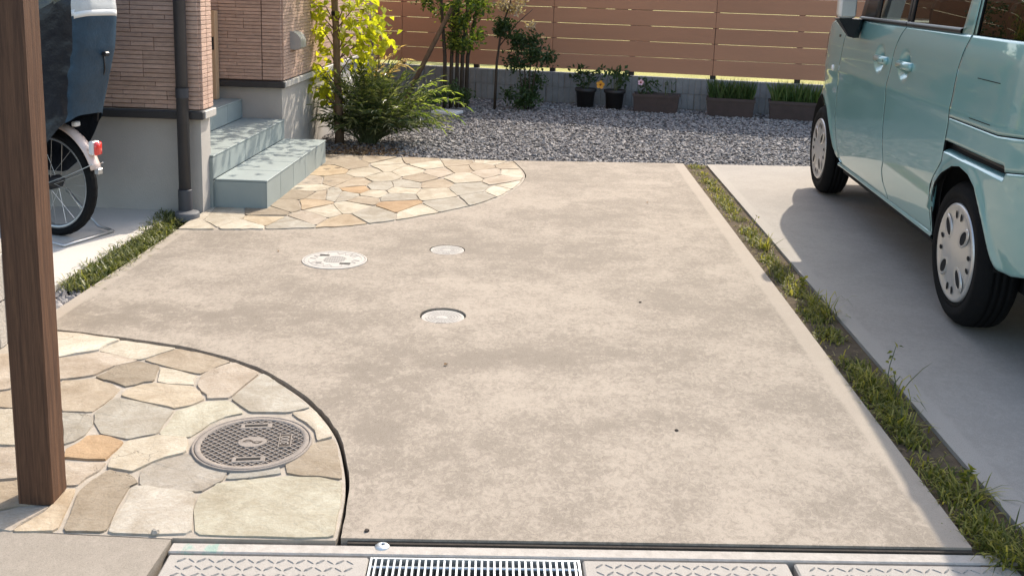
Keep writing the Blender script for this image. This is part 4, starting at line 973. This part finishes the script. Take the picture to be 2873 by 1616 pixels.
cloud((-.98, 9.60, .15), (.36, .22, .20), 750, m_lf_dk, t4, 'leaves', (.025, .05))
t5 = empty('rose_leaved_tree', (-.50, 9.92, 0), 0, 'small dark stemmed tree with pale rosy top leaves in front of the fence', 'tree')
MB().tube([(-.51, 9.92, -.03), (-.50, 9.92, .45), (-.46, 9.90, .80), (-.38, 9.88, 1.05), (-.33, 9.88, 1.4)], [.016, .013, .010, .008, .005], 8).build('stem', m_barkd, t5, True)
MB().tube([(-.49, 9.92, .6), (-.30, 9.88, .86), (-.15, 9.86, 1.0)], [.007, .006, .003], 6).build('branch', m_barkd, t5, True)
cloud((-.36, 9.86, 1.03), (.22, .16, .15), 420, m_lf_b2, t5, 'rosy_leaves', (.028, .05))
cloud((-.15, 9.86, .84), (.10, .10, .06), 90, m_lf_b2, t5, 'rosy_leaves', (.025, .042))
cloud((-.38, 9.90, .80), (.20, .16, .16), 480, m_lf_dk, t5, 'inner_leaves', (.03, .055))
cloud((-.32, 9.90, 1.5), (.4, .35, .3), 350, m_lf_dk, t5, 'upper_crown', (.025, .045))
t6 = empty('dark_shrub', (-.18, 9.95, 0), 0, 'dense dark green shrub against the fence left of the flower pots', 'shrub')
cloud((-.20, 9.95, .58), (.30, .22, .30), 1300, m_lf_dk, t6, 'leaves', (.03, .055))
cloud((-.20, 9.93, .20), (.26, .20, .24), 900, m_lf_dk, t6, 'lower_leaves', (.03, .055))
for k in range(4): MB().tube([(-.20+.02*k, 9.95, -.03), (-.26+.05*k, 9.93, .35), (-.34+.1*k, 9.95, .7)], [.009, .007, .004], 6).build('stem', m_barkd, t6, True)
# small white cover lying in the gravel
V, F = boxvf(-.13, .13, -.10, .10, -.02, .012, .006); ca, sa = math.cos(-.3), math.sin(-.3)
tag(mk('white_cover', [(-.945+x*ca-y*sa, 9.40+x*sa+y*ca, z) for x, y, z in V], F, MAT('white_resin', (.75, .74, .72), .5, .06)), 'flat white rectangular cover lying on the gravel behind the shrub', 'cover')

m_lf_far = LEAF('far_tree_leaf', [(.02, .04, .015), (.04, .07, .02), (.09, .12, .035)], .35)
for i, (x, y, h, lab) in enumerate(((-7, 21, 6.0, 'large leafy tree beyond the fence, leftmost, seen mirrored in the van windows'), (-2.5, 22, 5.4, 'leafy tree beyond the fence, second from the left, seen mirrored in the van windows'), (2, 21, 6.2, 'leafy tree beyond the fence, third from the left, seen mirrored in the van windows'), (6.5, 22, 5.6, 'leafy tree beyond the fence, rightmost, seen mirrored in the van windows'))):
    t = empty('field_tree', (x, y, -.06), 0, lab, 'tree', 'trees beyond the fence')
    MB().tube([(x, y, -.1), (x+.1, y, 1.6), (x, y+.1, h*.75)], [.2, .15, .06], 8).build('trunk', m_barkd, t, True)
    cloud((x, y, h*.56), (2.5, 1.6, h*.44), 1700, m_lf_far, t, 'crown', (.28, .5), .7)

m_litter = LEAF('leaf_litter', [(.07, .04, .025), (.16, .09, .05), (.28, .18, .10), (.34, .26, .17)], .1, .8)
n = 700; P = np.stack([rng.normal(-1.36, .17, n), 6.92+np.abs(rng.normal(0, .24, n)), np.zeros(n)], 1); P[:, 0] = np.maximum(P[:, 0], -1.72); P[:, 2] = rng.uniform(-.012, .004, n)
D = rdir(n); D[:, 2] *= .15; V, F = leafset(P, D, rdir(n, 2.2), rng.uniform(.015, .04, n), rng.uniform(.008, .02, n))
tag(mk('leaf_litter', V, F, m_litter), 'brown leaf litter under the slim tree and the feathery shrub', 'leaf litter', kind='stuff')
for i, (x, y, lab) in enumerate(((-.30, 3.02, 'tiny curled brown leaf near the curved stone edge'), (.62, 5.6, 'tiny curled brown leaf on the far right of the slab'), (-1.2, 4.3, 'tiny curled brown leaf left of the large pale lid'))):
    V, F = leafset([(x, y, .004)], [(random.gauss(0, 1), random.gauss(0, 1), .1)], [(0, 0, 1)], [.022], [.011], .45)
    tag(mk('fallen_leaf', V, F, m_litter), lab, 'leaf', 'fallen leaves on the slab')

from mathutils import noise as mnoise

# ------------------------------------------------------------------ the small van
m_paint, N, L, P = nt('pale_teal_paint')
P.inputs['Base Color'].default_value = (.205, .415, .415, 1); P.inputs['Metallic'].default_value = .15; P.inputs['Roughness'].default_value = .38
P.inputs['Coat Weight'].default_value = 1.0; P.inputs['Coat Roughness'].default_value = .035; P.inputs['Coat IOR'].default_value = 1.6
gp = N.new('ShaderNodeNewGeometry'); bump(N, L, P, noise(N, L, gp.outputs['Position'], 2.6, 2, .5), .035, .05)
m_white = MAT('white_paint', (.78, .77, .74), .25, .03, 4, 60, 0, None, .5, coat=.8)
m_black = MAT('black_trim', (.018, .02, .024), .35, .08, 6, 60)
m_rub = MAT('tyre_rubber', (.008, .0083, .009), .8, .12, 14, 90, .3, 120, .15)
m_silver = MAT('silver_hubcap', (.60, .59, .57), .33, .05, 8, 90, 0, None, .5, .55)
m_under = MAT('dark_underbody', (.010, .010, .011), .9, .1)
m_lens, N, L, P = nt('lamp_lens'); P.inputs['Base Color'].default_value = (.75, .75, .73, 1); P.inputs['Roughness'].default_value = .12; P.inputs['Coat Weight'].default_value = 1
m_glass, N, L, P = nt('tinted_glass'); out = N['Material Output']
tb = N.new('ShaderNodeBsdfTransparent'); tb.inputs[0].default_value = (.20, .22, .21, 1)
gb = N.new('ShaderNodeBsdfGlossy'); gb.inputs['Roughness'].default_value = .01; gb.inputs[0].default_value = (.9, .95, .95, 1)
fr_ = N.new('ShaderNodeFresnel'); fr_.inputs[0].default_value = 1.5; ms = N.new('ShaderNodeMixShader')
L.new(fr_.outputs[0], ms.inputs[0]); L.new(tb.outputs[0], ms.inputs[1]); L.new(gb.outputs[0], ms.inputs[2]); L.new(ms.outputs[0], out.inputs[0])

CYAW = .0598
car = empty('van', (2.3086, 3.6372, 0), math.pi/2-CYAW, 'pale teal boxy small van parked on the driveway at the right', 'van', local=True)
ip = lambda pts: (lambda a: (lambda q: float(np.interp(q, a[0], a[1]))))(tuple(zip(*sorted(pts))))
zlow = ip([(-.76, .42), (-.665, .372), (-.49, .332), (-.42, .330), (-.40, .335), (-.365, .36), (-.32, .43), (-.26, .516), (-.2, .572), (-.12, .608), (-.03, .62), (.05, .607), (.15, .562), (.215, .50), (.243, .43), (.250, .36), (.256, .285), (1.95, .285), (1.97, .30), (2.055, .375), (2.11, .45), (2.16, .51), (2.216, .566), (2.32, .615), (2.40, .628), (2.50, .622), (2.61, .58), (2.72, .50), (2.79, .40), (2.80, .33), (2.805, .27), (2.97, .26)])
ztop = ip([(-.8, 1.105), (1.95, 1.10), (2.34, 1.085), (2.56, 1.05), (2.72, .985), (2.84, .88), (2.97, .80)])
s_fd = ip([(.30, .93), (.36, 1.0), (.41, 1.012), (.46, .99), (.54, 1.02), (.62, 1.042), (.71, 1.046), (.83, 1.04), (.91, 1.015), (.99, 1.0), (1.063, .957), (1.11, .906)])
s_sq = ip([(.28, .285), (.334, .290), (.406, .306), (.485, .297), (.534, .257), (.6, .192), (.667, .18), (.786, .158), (.894, .150), (.964, .143), (1.047, .116), (1.111, .088)])
s_ff = ip([(.285, 1.80), (.313, 1.91), (.364, 1.954), (.536, 2.022), (.8, 2.03), (1.0, 1.99), (1.11, 1.90)])
ARCH = np.array([(q, zlow(q)) for q in np.concatenate([np.linspace(-.40, .256, 160), np.linspace(1.96, 2.80, 160)])])
def ybody(s, z):
    w = .735
    if s > 2.10: w -= .30*((s-2.10)/.87)**3.2
    if s < -.2: w -= .10*((-.2-s)/.55)**3
    if z < .55: w -= .032*((.55-z)/.3)**2
    if z > .80: w -= .020*((z-.80)/.30)**2
    if z > 1.02: w -= .30*(z-1.02)**1.5
    w += .004*math.exp(-((z-.81)/.035)**2)
    # pressed scoops behind the door handles
    for s0 in (1.225, .815):
        d = ((s-s0)/.085)**2+((z-.932)/.066)**2
        if d < 1: w -= .034*(1-d)**1.1
    # soft lip round the wheel arches
    if z < .75:
        d2 = float(((ARCH[:, 0]-s)**2+(ARCH[:, 1]-z)**2).min()); w += .009*math.exp(-d2/.0006)
    return w
def yupper(s, z): return ybody(s, 1.105)-(z-1.105)*.10
def panel(name, sL, sR, zl, zh, nu, nv, mat, parent=car, yf_=ybody, off=0.0, side=1, solid=True, smooth=True, ul=None):
    V = []; F = []
    if ul is not None: nu = len(ul)-1
    for i in range(nu+1):
        u = ul[i] if ul is not None else i/nu; s0 = sL(.6)+(sR(.6)-sL(.6))*u
        for j in range(nv+1):
            v = j/nv; s = s0
            for _ in range(3):
                z = zl(s)+(zh(s)-zl(s))*v; s = sL(z)+(sR(z)-sL(z))*u
            V.append((s, side*(yf_(s, z)+off), z))
    for i in range(nu):
        for j in range(nv):
            a = i*(nv+1)+j; f = (a, a+1, a+nv+2, a+nv+1); F.append(f if side > 0 else f[::-1])
    o = mk(name, V, F, mat, parent, smooth)
    if solid:
        md = o.modifiers.new('thickness', 'SOLIDIFY'); md.thickness = .010; md.offset = -1; o.data.materials.append(m_under); md.material_offset_rim = 1
    return o
K = lambda v: (lambda q: v)
G = .0030
for side in (1, -1):
    fd = panel('front_door', lambda z: s_fd(z)+G, lambda z: s_ff(z)-G, K(.287), K(1.105), 90, 70, m_paint, side=side)
    sdoor = panel('sliding_door', lambda z: s_sq(z)+G, lambda z: s_fd(z)-G, K(.287), K(1.105), 80, 70, m_paint, side=side)
    panel('front_fender', lambda z: s_ff(z)+G, K(2.97), zlow, ztop, 110, 44, m_paint, side=side)
    qh = lambda s: .782 if s > -.33 else .782+(-.33-s)*.09
    panel('quarter_panel', K(-.76), lambda z: s_sq(z)-G, lambda s: qh(s)+.0025, K(1.105), 60, 30, m_paint, side=side)
    panel('quarter_band', K(-.76), lambda z: s_sq(z)-G, lambda s: .690 if s > -.405 else .670+(-.41-s)*.15, lambda s: qh(s)-.0025, 90, 8, m_paint, side=side)
    low = panel('rear_fender', K(-.76), lambda z: s_sq(z)-G, zlow, lambda s: .640 if s > -.405 else .666+(-.41-s)*.15, 120, 34, m_paint, side=side, ul=sorted(set(np.linspace(0, 1, 90).tolist()+np.linspace((.19+.76)/1.06, (.275+.76)/1.06, 40).tolist())))
    panel('inner_shell', K(-.75), K(2.9), lambda s: zlow(s)+.02, lambda s: ztop(s)-.01, 400, 20, m_under, off=-.034, side=side, solid=False)
    # ledge under the sliding door rail, with the dark rail slot above it
    V = []; F = []
    for i in range(25):
        s = -.405+.585*i/24
        for (dy, z) in ((.0, .640), (-.006, .6465), (-.016, .6515), (-.030, .6535)): V.append((s, side*(ybody(s, .642)+dy), z))
    for i in range(24):
        for j in range(3):
            a = i*4+j; f = (a, a+1, a+5, a+4); F.append(f if side > 0 else f[::-1])
    mk('rail_ledge', V, F, m_paint, car, True)
    MB().box(-.40, .17, side*.700-.004, side*.700+.004, .668, .676).build('door_rail', m_black, car)
    # rocker lip below the doors
    V = []; F = []
    for i in range(61):
        s = .262+(1.935-.262)*i/60; y = ybody(s, .287)
        for (dy, z) in ((-.004, .2845), (.003, .278), (.002, .268), (-.012, .258), (-.05, .250)): V.append((s, side*(y+dy), z))
    for i in range(60):
        for j in range(4):
            a = i*5+j; f = (a+1, a, a+5, a+6); F.append(f if side > 0 else f[::-1])
    mk('rocker', V, [f[::-1] for f in F], m_paint, car, True)
    # belt moulding, glass and pillars
    U = dict(yf_=yupper, side=side)
    for (a, b) in ((.205, .903), (.911, 1.76)):
        V = []
        for i in range(21):
            s = a+(b-a)*i/20; y = yupper(s, 1.105)
            for (dy, z) in ((.001, 1.1045), (.006, 1.108), (.006, 1.122), (-.006, 1.127)): V.append((s, side*(y+dy), z))
        F = []
        for i in range(20):
            for j in range(3):
                q = i*4+j; f = (q, q+1, q+5, q+4); F.append(f if side > 0 else f[::-1])
        mk('belt_moulding', V, F, m_black, car, True)
    ZG = 1.66
    lean = lambda s0, k: (lambda z: s0-k*(z-1.12))
    panel('window', lean(.196, .20), K(.862), K(1.118), K(ZG), 6, 6, m_glass, off=-.008, solid=False, **U)
    panel('window', K(.930), K(1.425), K(1.118), K(ZG), 6, 6, m_glass, off=-.008, solid=False, **U)
    panel('window', K(-.395), lean(.056, .03), K(1.108), K(ZG), 6, 6, m_glass, off=-.008, solid=False, **U)
    panel('pillar', K(.862), K(.899), K(1.112), K(ZG), 2, 6, m_black, off=-.003, **U)
    panel('pillar', K(.903), K(.935), K(1.112), K(ZG), 2, 6, m_black, off=-.003, **U)
    panel('pillar', K(1.42), lean(1.78, .35), K(1.110), K(ZG), 4, 6, m_black, off=-.004, **U)
    panel('pillar', lean(.085, .06), lean(.198, .20), K(1.1055), K(ZG), 4, 8, m_paint, off=.0, **U)
    panel('pillar', lean(.056, .03), lean(.080, .06), K(1.1075), K(ZG), 2, 8, m_paint, off=-.002, **U)
    panel('pillar', K(-.76), K(-.395), K(1.106), K(ZG), 6, 8, m_paint, **U)
    panel('headlamp', K(2.60), K(2.955), lambda s: ztop(s)-.21+.25*max(0, 2.72-s), lambda s: ztop(s)-.035, 14, 10, m_lens, off=.006, side=side)
    # door handles
    for s0, keyhole in ((1.185, True), (.80, False)):
        hb = MB(); y = .735
        hb.add([(s0+x, side*(y-.004+yy), z) for x, yy, z in boxvf(-.105, .105, -.012, .018, .912, .950, .011)[0]], [f if side > 0 else f[::-1] for f in boxvf(-.105, .105, -.012, .018, .912, .950, .011)[1]])
        h = hb.build('door_handle', m_paint, fd if keyhole else sdoor, True)
        if keyhole: MB().box(s0-.088, s0-.080, side*.7485-.001, side*.7485+.001, .925, .937).build('keyhole', m_dark, h)
    lv, lf = lathevf([(.0001, .010), (.011, .008), (.017, .004), (.019, -.003)], 20); y0 = ybody(2.164, .811)
    mk('side_lamp', [(2.164+x, side*(y0+z), .811+y) for x, y, z in lv], lf if side < 0 else [f[::-1] for f in lf], m_lens, car, True)
    for (z, a, b) in ((.956, -.285, -.075), (.808, -.262, -.060)):
        V = []
        for i in range(13):
            s = a+(b-a)*i/12; V += [(s, side*(ybody(s, z)+.0012), z-.0016), (s, side*(ybody(s, z)+.0012), z+.0016)]
        mk('fuel_lid_gap', V, [(2*i, 2*i+1, 2*i+3, 2*i+2) for i in range(12)], m_dark, car)
    em = MB(); 
    for k in range(3): em.box(2.085+k*.013, 2.094+k*.013, side*(ybody(2.10, 1.004)+.0005)-.001, side*(ybody(2.10, 1.004)+.0005)+.002, .997, 1.011)
    em.build('badge', m_black, car)
    # mirror on its foot
    mv, mf = boxvf(1.60, 1.70, .765, .858, 1.112, 1.345, .026)
    mir = mk('mirror', [(x, side*y, z) for x, y, z in mv], [f if side > 0 else f[::-1] for f in mf], m_white, car, True)
    gv, gf = boxvf(1.597, 1.601, .778, .846, 1.128, 1.330)
    mk('mirror_glass', [(x, side*y, z) for x, y, z in gv], [f if side > 0 else f[::-1] for f in gf], m_silver, mir)
    ft = [(1.60, .745, 1.114), (1.70, .700, 1.114), (1.70, .860, 1.114), (1.60, .860, 1.114), (1.640, .765, 1.012), (1.665, .730, 1.012), (1.665, .790, 1.018), (1.640, .790, 1.018)]
    mk('mirror_foot', [(x, side*y, z) for x, y, z in ft], [(0, 1, 2, 3), (7, 6, 5, 4), (0, 4, 5, 1), (1, 5, 6, 2), (2, 6, 7, 3), (3, 7, 4, 0)], m_black, mir)
    # wheels
    for s0 in (0.0, 2.46):
        pr = [(.185, .702), (.198, .713), (.206, .7155), (.208, .7135), (.212, .7165), (.235, .7185), (.246, .7155), (.248, .713), (.258, .709), (.272, .692), (.2785, .676), (.2785, .668), (.272, .667), (.272, .661), (.2792, .660), (.2795, .644), (.272, .643), (.272, .637), (.2795, .636), (.2792, .618), (.272, .617), (.272, .611), (.2785, .610), (.2785, .60), (.272, .58), (.25, .566), (.19, .562)]
        tv, tf = lathevf([(r, y) for r, y in pr], 56)
        V = [(s0+x, side*z, .2795+y) for x, y, z in tv]
        wh = mk('wheel', V, tf if side < 0 else [f[::-1] for f in tf], m_rub, car, True)
        hc = MB(); pr = [(.192, .700), (.191, .712), (.185, .7175), (.176, .7165), (.168, .7125), (.13, .7135), (.09, .718), (.05, .722), (.0001, .724)]
        hv, hf = lathevf(pr, 48); hc.add([(s0+x, side*z, .2795+y) for x, y, z in hv], hf if side < 0 else [f[::-1] for f in hf])
        def oval(ang, r, a, b, y, rim):
            c, sn = math.cos(ang), math.sin(ang); n = 18; V = []
            for k, (q, yy) in enumerate(((1.45, y-.003), (1.22, y+.0045), (1.0, y+.001))):
                for i in range(n):
                    t_ = 2*math.pi*i/n; rr, tt = r+a*q*math.cos(t_), b*q*math.sin(t_)
                    V.append((s0+rr*c-tt*sn, side*yy, .2795+rr*sn+tt*c))
            F = []
            for k in range(2): F += [(k*n+i, k*n+(i+1) % n, (k+1)*n+(i+1) % n, (k+1)*n+i) for i in range(n)]
            if rim: hc.add(V, F if side < 0 else [f[::-1] for f in F], 0)
            W = V[2*n:]; hc.add(W, [tuple(range(n)) if side < 0 else tuple(range(n-1, -1, -1))], 1)
        for k in range(4):
            oval(math.pi/4+k*math.pi/2+.06, .114, .038, .021, .7192, True)
            for e in (-.17, .17): oval(k*math.pi/2+.06+e, .147, .016, .0095, .7150, False)
        mk('hubcap', hc.v, hc.f, [m_silver, m_under], wh, True, hc.m)
        wv = []; wfc = []
        for i in range(25):
            a = math.pi*i/24; wv += [(s0+.335*math.cos(a), side*.45, .30+.335*math.sin(a)), (s0+.335*math.cos(a), side*.700, .30+.335*math.sin(a))]
        mk('wheel_well', wv, [(2*i, 2*i+1, 2*i+3, 2*i+2) for i in range(24)], m_under, car, True)
# body closing surfaces
def grid(name, fn, nu, nv, mat, smooth=True):
    V = [fn(i/nu, j/nv) for i in range(nu+1) for j in range(nv+1)]
    return mk(name, V, [(i*(nv+1)+j, (i+1)*(nv+1)+j, (i+1)*(nv+1)+j+1, i*(nv+1)+j+1) for i in range(nu) for j in range(nv)], mat, car, smooth)
def hood(u, v):
    s = 1.93+(2.97-1.93)*u; y = ybody(s, ztop(s))*(2*v-1); return (s, y, ztop(s)+.035*(1-(2*v-1)**2))
grid('bonnet', hood, 20, 14, m_paint)
grid('front_bumper', lambda u, v: (2.97+.02*(1-(2*u-1)**2), .435*(2*u-1), .26+.575*v), 10, 6, m_paint)
yr = lambda z: ybody(-.76, min(z, 1.105))-max(0, z-1.105)*.10
grid('tailgate', lambda u, v: (-.76, yr(.42+1.24*v)*(2*u-1), .42+1.24*v), 10, 12, m_paint)
grid('roof', lambda u, v: (-.77+2.36*u, (.648-.02*u)*(2*v-1), 1.655+.125*(1-(2*v-1)**4)*(1-.5*(2*u-1)**6)), 16, 16, m_white)
grid('windscreen', lambda u, v: (1.95-.38*v, (.66-.05*v)*(2*u-1), 1.10+.57*v), 6, 6, m_glass)
MB().box(-.772, -.764, -.52, .52, 1.12, 1.58, bev=.003).build('rear_window', m_black, car)
for sy in (-1, 1): MB().box(-.785, -.762, sy*.585-.045, sy*.585+.045, .78, 1.12, bev=.009).build('tail_lamp', MAT('red_lamp_lens', (.45, .02, .02), .12, .05, 30, 90, 0, None, .6, coat=1), car, True)
MB().box(-.80, -.758, -.60, .60, .40, .64, bev=.014).build('rear_bumper', m_paint, car, True)
MB().box(-.776, -.764, -.30, .30, .78, .83, bev=.004).build('tailgate_handle', m_black, car, True)
MB().box(-.70, 2.75, -.56, .56, .205, .30).box(.30, 1.90, -.69, .69, .235, .60).box(-.70, 2.0, -.50, .50, .3, .75).build('underbody', m_under, car)
MB().box(1.45, 2.0, -.66, .66, .75, 1.12, bev=.03).build('dashboard', m_black, car)
for sx_ in (.55, ):
    pass
for sy in (-.36, .36):
    for s0 in (.95, .05):
        st = MB(); st.box(s0, s0+.5, sy-.24, sy+.24, .60, .80, bev=.04).box(s0-.06, s0+.08, sy-.23, sy+.23, .78, 1.24, bev=.05).box(s0-.05, s0+.05, sy-.12, sy+.12, 1.27, 1.47, bev=.04)
        tag(st.build('seat', m_black, car), kind='stuff')

# ------------------------------------------------------------------ child-carrier bicycle under its rain cover
bk = empty('bicycle', (-2.301, 4.421, .004), R(160), 'bicycle with small spoked wheels and pale rear mudguard beneath a dark cover', 'bicycle', local=True)
m_rim = MAT('bicycle_alloy', (.55, .55, .54), .35, .06, 20, 90, 0, None, .5, .8)
m_bfr = MAT('bicycle_black', (.02, .02, .022), .4, .1)
m_mud = MAT('pale_pink_mudguard', (.70, .55, .48), .3, .04, 10, 60, 0, None, .5, coat=.5)
m_red = MAT('red_reflector', (.75, .04, .03), .15, .05, 40, 90, 0, None, .6, coat=1)
for x0 in (0.0, 1.13):
    tv, tf = lathevf([(.222, -.022), (.240, -.026), (.252, -.016), (.256, 0), (.252, .016), (.240, .026), (.222, .022)], 72)
    V = []
    for i, (x, y, z) in enumerate(tv):
        k = 1+(.006 if (i % 2 == 0 and 1 <= (i//72) <= 5) else 0); V.append((x0+x*k, z, .256+y*k))
    w = mk('wheel', V, [f[::-1] for f in tf], m_rub, bk)
    rv, rf = lathevf([(.205, -.013), (.222, -.018), (.224, 0), (.222, .018), (.205, .013), (.203, 0), (.205, -.013)], 48)
    mk('rim', [(x0+x, z, .256+y) for x, y, z in rv], rf, m_rim, w, True)
    hv, hf = tubevf([(x0, -.05, .256), (x0, -.03, .256), (x0, .03, .256), (x0, .05, .256)], [.012, .032, .032, .012], 14)
    mk('hub', hv, hf, m_bfr, w, True)
    for k in range(20):
        a = 2*math.pi*k/20; s = 1 if k % 2 else -1; b = a+s*.35*(1 if k % 4 < 2 else -1)
        sv, sf = tubevf([(x0+.03*math.cos(b), s*.028, .256+.03*math.sin(b)), (x0+.206*math.cos(a), 0, .256+.206*math.sin(a))], .0011, 4)
        mk('spoke', sv, sf, m_rim, w)
mg = MB(); pts = []
V = []; F = []
for i in range(25):
    a = R(162-i*143/24) if False else R(18+i*132/24)
    for (w_, dr) in ((-.030, -.008), (-.022, .002), (0, .006), (.022, .002), (.030, -.008)):
        V.append((-math.cos(a)*(.285+dr), w_, .256+math.sin(a)*(.285+dr)))
for i in range(24):
    for j in range(4): q = i*5+j; F.append((q, q+1, q+6, q+5))
mgd = mk('mudguard', V, F, m_mud, bk, True)
md = mgd.modifiers.new('thickness', 'SOLIDIFY'); md.thickness = .002
a = R(18); MB().box(-.292, -.266, -.014, .014, .322, .350, bev=.003).build('mudguard_end', m_rim, mgd)
for s in (-1, 1):
    MB().tube([(0, s*.055, .256), (-.15, s*.040, .315), (-.276, s*.031, .372)], .0022, 6).build('stay', m_rim, bk)
rf_ = MB(); a = R(36); rc = (-math.cos(a)*.315, .256+math.sin(a)*.315)
MB().box(rc[0]-.020, rc[0]+.010, -.024, .024, rc[1]-.030, rc[1]+.034, bev=.006).build('lamp_bracket', m_lens, bk)
MB().box(rc[0]-.034, rc[0]-.0205, -.022, .022, rc[1]-.030, rc[1]+.032, bev=.005).build('reflector', m_red, bk, True)
MB().tube([(0, .06, .256), (.20, .05, .27), (.42, .04, .27)], .010, 8).tube([(0, -.06, .256), (.20, -.05, .27), (.42, -.04, .27)], .010, 8).tube([(.42, 0, .27), (.30, 0, .62)], .017, 10).tube([(.42, 0, .27), (.95, 0, .58)], .024, 10).tube([(1.13, 0, .256), (.98, 0, .62), (.92, 0, .95)], .017, 10).build('frame', m_bfr, bk, True)
MB().tube([(.92, -.27, .98), (.92, 0, .95), (.92, .27, .98)], .012, 8).build('handlebar', m_bfr, bk, True)
MB().box(-.10, .14, -.09, .09, .60, .63, bev=.01).box(-.10, .12, -.10, .10, .63, .90, bev=.04).build('child_seat', m_bfr, bk)
MB().tube([(.03, .10, .20), (-.10, .16, .02), (-.20, .15, .010), (-.20, -.15, .010), (-.10, -.16, .02), (.03, -.10, .20)], .008, 8).build('stand', m_rim, bk, True)
# the cover: one draped skin divided into its sewn panels
cv = empty('bicycle_cover', (-2.301, 4.421, .004), R(160), 'navy and black vinyl rain cover with white piping draped over the bicycle', 'cover', local=True)
m_navy = MAT('navy_cover_cloth', (.010, .012, .018), .40, .25, 6, 60, .7, 11, .45)
m_teal = MAT('blue_cover_cloth', (.022, .052, .085), .5, .25, 8, 60, .7, 9, .4)
m_vinyl = MAT('black_clear_vinyl', (.022, .021, .018), .12, .3, 5, 50, .5, 9, .6)
m_gwhite = MAT('pale_cover_vinyl', (.55, .55, .54), .3, .12, 6, 50, .3, 16, .5)
m_pipew = MAT('white_piping', (.75, .74, .72), .5, .05)
xr_ = ip([(.0, -.16), (.30, -.18), (.45, -.21), (.555, -.235), (.64, -.255), (.75, -.285), (.90, -.325), (1.08, -.345), (1.30, -.32), (1.45, -.22)])
hw_ = ip([(.0, .16), (.3, .16), (.5, .15), (.6, .135), (.8, .15), (1.05, .16), (1.3, .14), (1.45, .07)])
NU, NV = 96, 64
HEM = ip([(-1, .60), (-.985, .59), (-.90, .55), (-.826, .47), (-.68, .34), (-.5, .27), (1, .27)])
def loop(u):                                                    # unit rounded-rectangle: u=0 rear centre, quarter turn = camera side
    a = 2*math.pi*u; c, s = math.cos(a), math.sin(a); p = .38
    return -math.copysign(abs(c)**p, c), math.copysign(abs(s)**p, s)
Vc = []
for i in range(NU):
    u = i/NU; cx_, cy_ = loop(u)
    for j in range(NV+1):
        v = j/NV
        xh = 1.25 if cx_ > 0 else 0
        lowz = HEM(cx_)
        z = lowz+(1.44-lowz)*v
        r = xr_(z); x = (1.25 if cx_ > 0 else 0)
        mid = .35; x = mid+cx_*((1.2-mid) if cx_ > 0 else (mid-r)); y = cy_*hw_(z)
        wv = .016*mnoise.noise(Vector((x*6, y*6, z*2.2)))+.010*mnoise.noise(Vector((x*15, y*15+7, z*5)))+.006*mnoise.noise(Vector((x*34, y*34, z*26)))
        Vc.append((x+wv*.5, y+wv*math.copysign(1, y)*.9, z))
Fc = {'side': [], 'rear': [], 'pipe': [], 'vinyl': [], 'rtop': []}
for i in range(NU):
    for j in range(NV):
        q = [i*(NV+1)+j, ((i+1) % NU)*(NV+1)+j, ((i+1) % NU)*(NV+1)+j+1, i*(NV+1)+j+1]
        c = np.mean([Vc[k] for k in q], axis=0); u = (i+.5)/NU
        rear = (u < .098 or u > .902)
        if rear: k = 'rear' if c[2] < 1.040 else ('pipe' if c[2] < 1.068 else 'rtop')
        else: k = 'vinyl' if c[2] > 1.10-.32*(c[0]+.22) else 'side'
        Fc[k].append(tuple(q))
names = {'side': ('side_panel', m_navy), 'rear': ('rear_panel', m_teal), 'pipe': ('piping', m_pipew), 'vinyl': ('vinyl_window', m_vinyl), 'rtop': ('rear_window', m_gwhite)}
for k, F in Fc.items():
    used = sorted({q for f in F for q in f}); rm = {q: a for a, q in enumerate(used)}
    o = mk(names[k][0], [Vc[q] for q in used], [tuple(rm[q] for q in f) for f in F], names[k][1], cv, True)
    if k == 'pipe':
        md = o.modifiers.new('thickness', 'SOLIDIFY'); md.thickness = .008; md.offset = 1
MB().tube([(-.322, -.02, .87), (-.30, -.045, .80), (-.255, -.05, .70), (-.235, -.052, .56)], .0035, 6).build('cord', m_bfr, cv, True)
MB().box(-.345, -.318, -.035, -.008, .865, .885, bev=.005).build('cord_lock', m_bfr, cv)
MB().box(-.172, -.145, -.015, .02, .535, .558, bev=.005).build('buckle', m_pipew, cv)
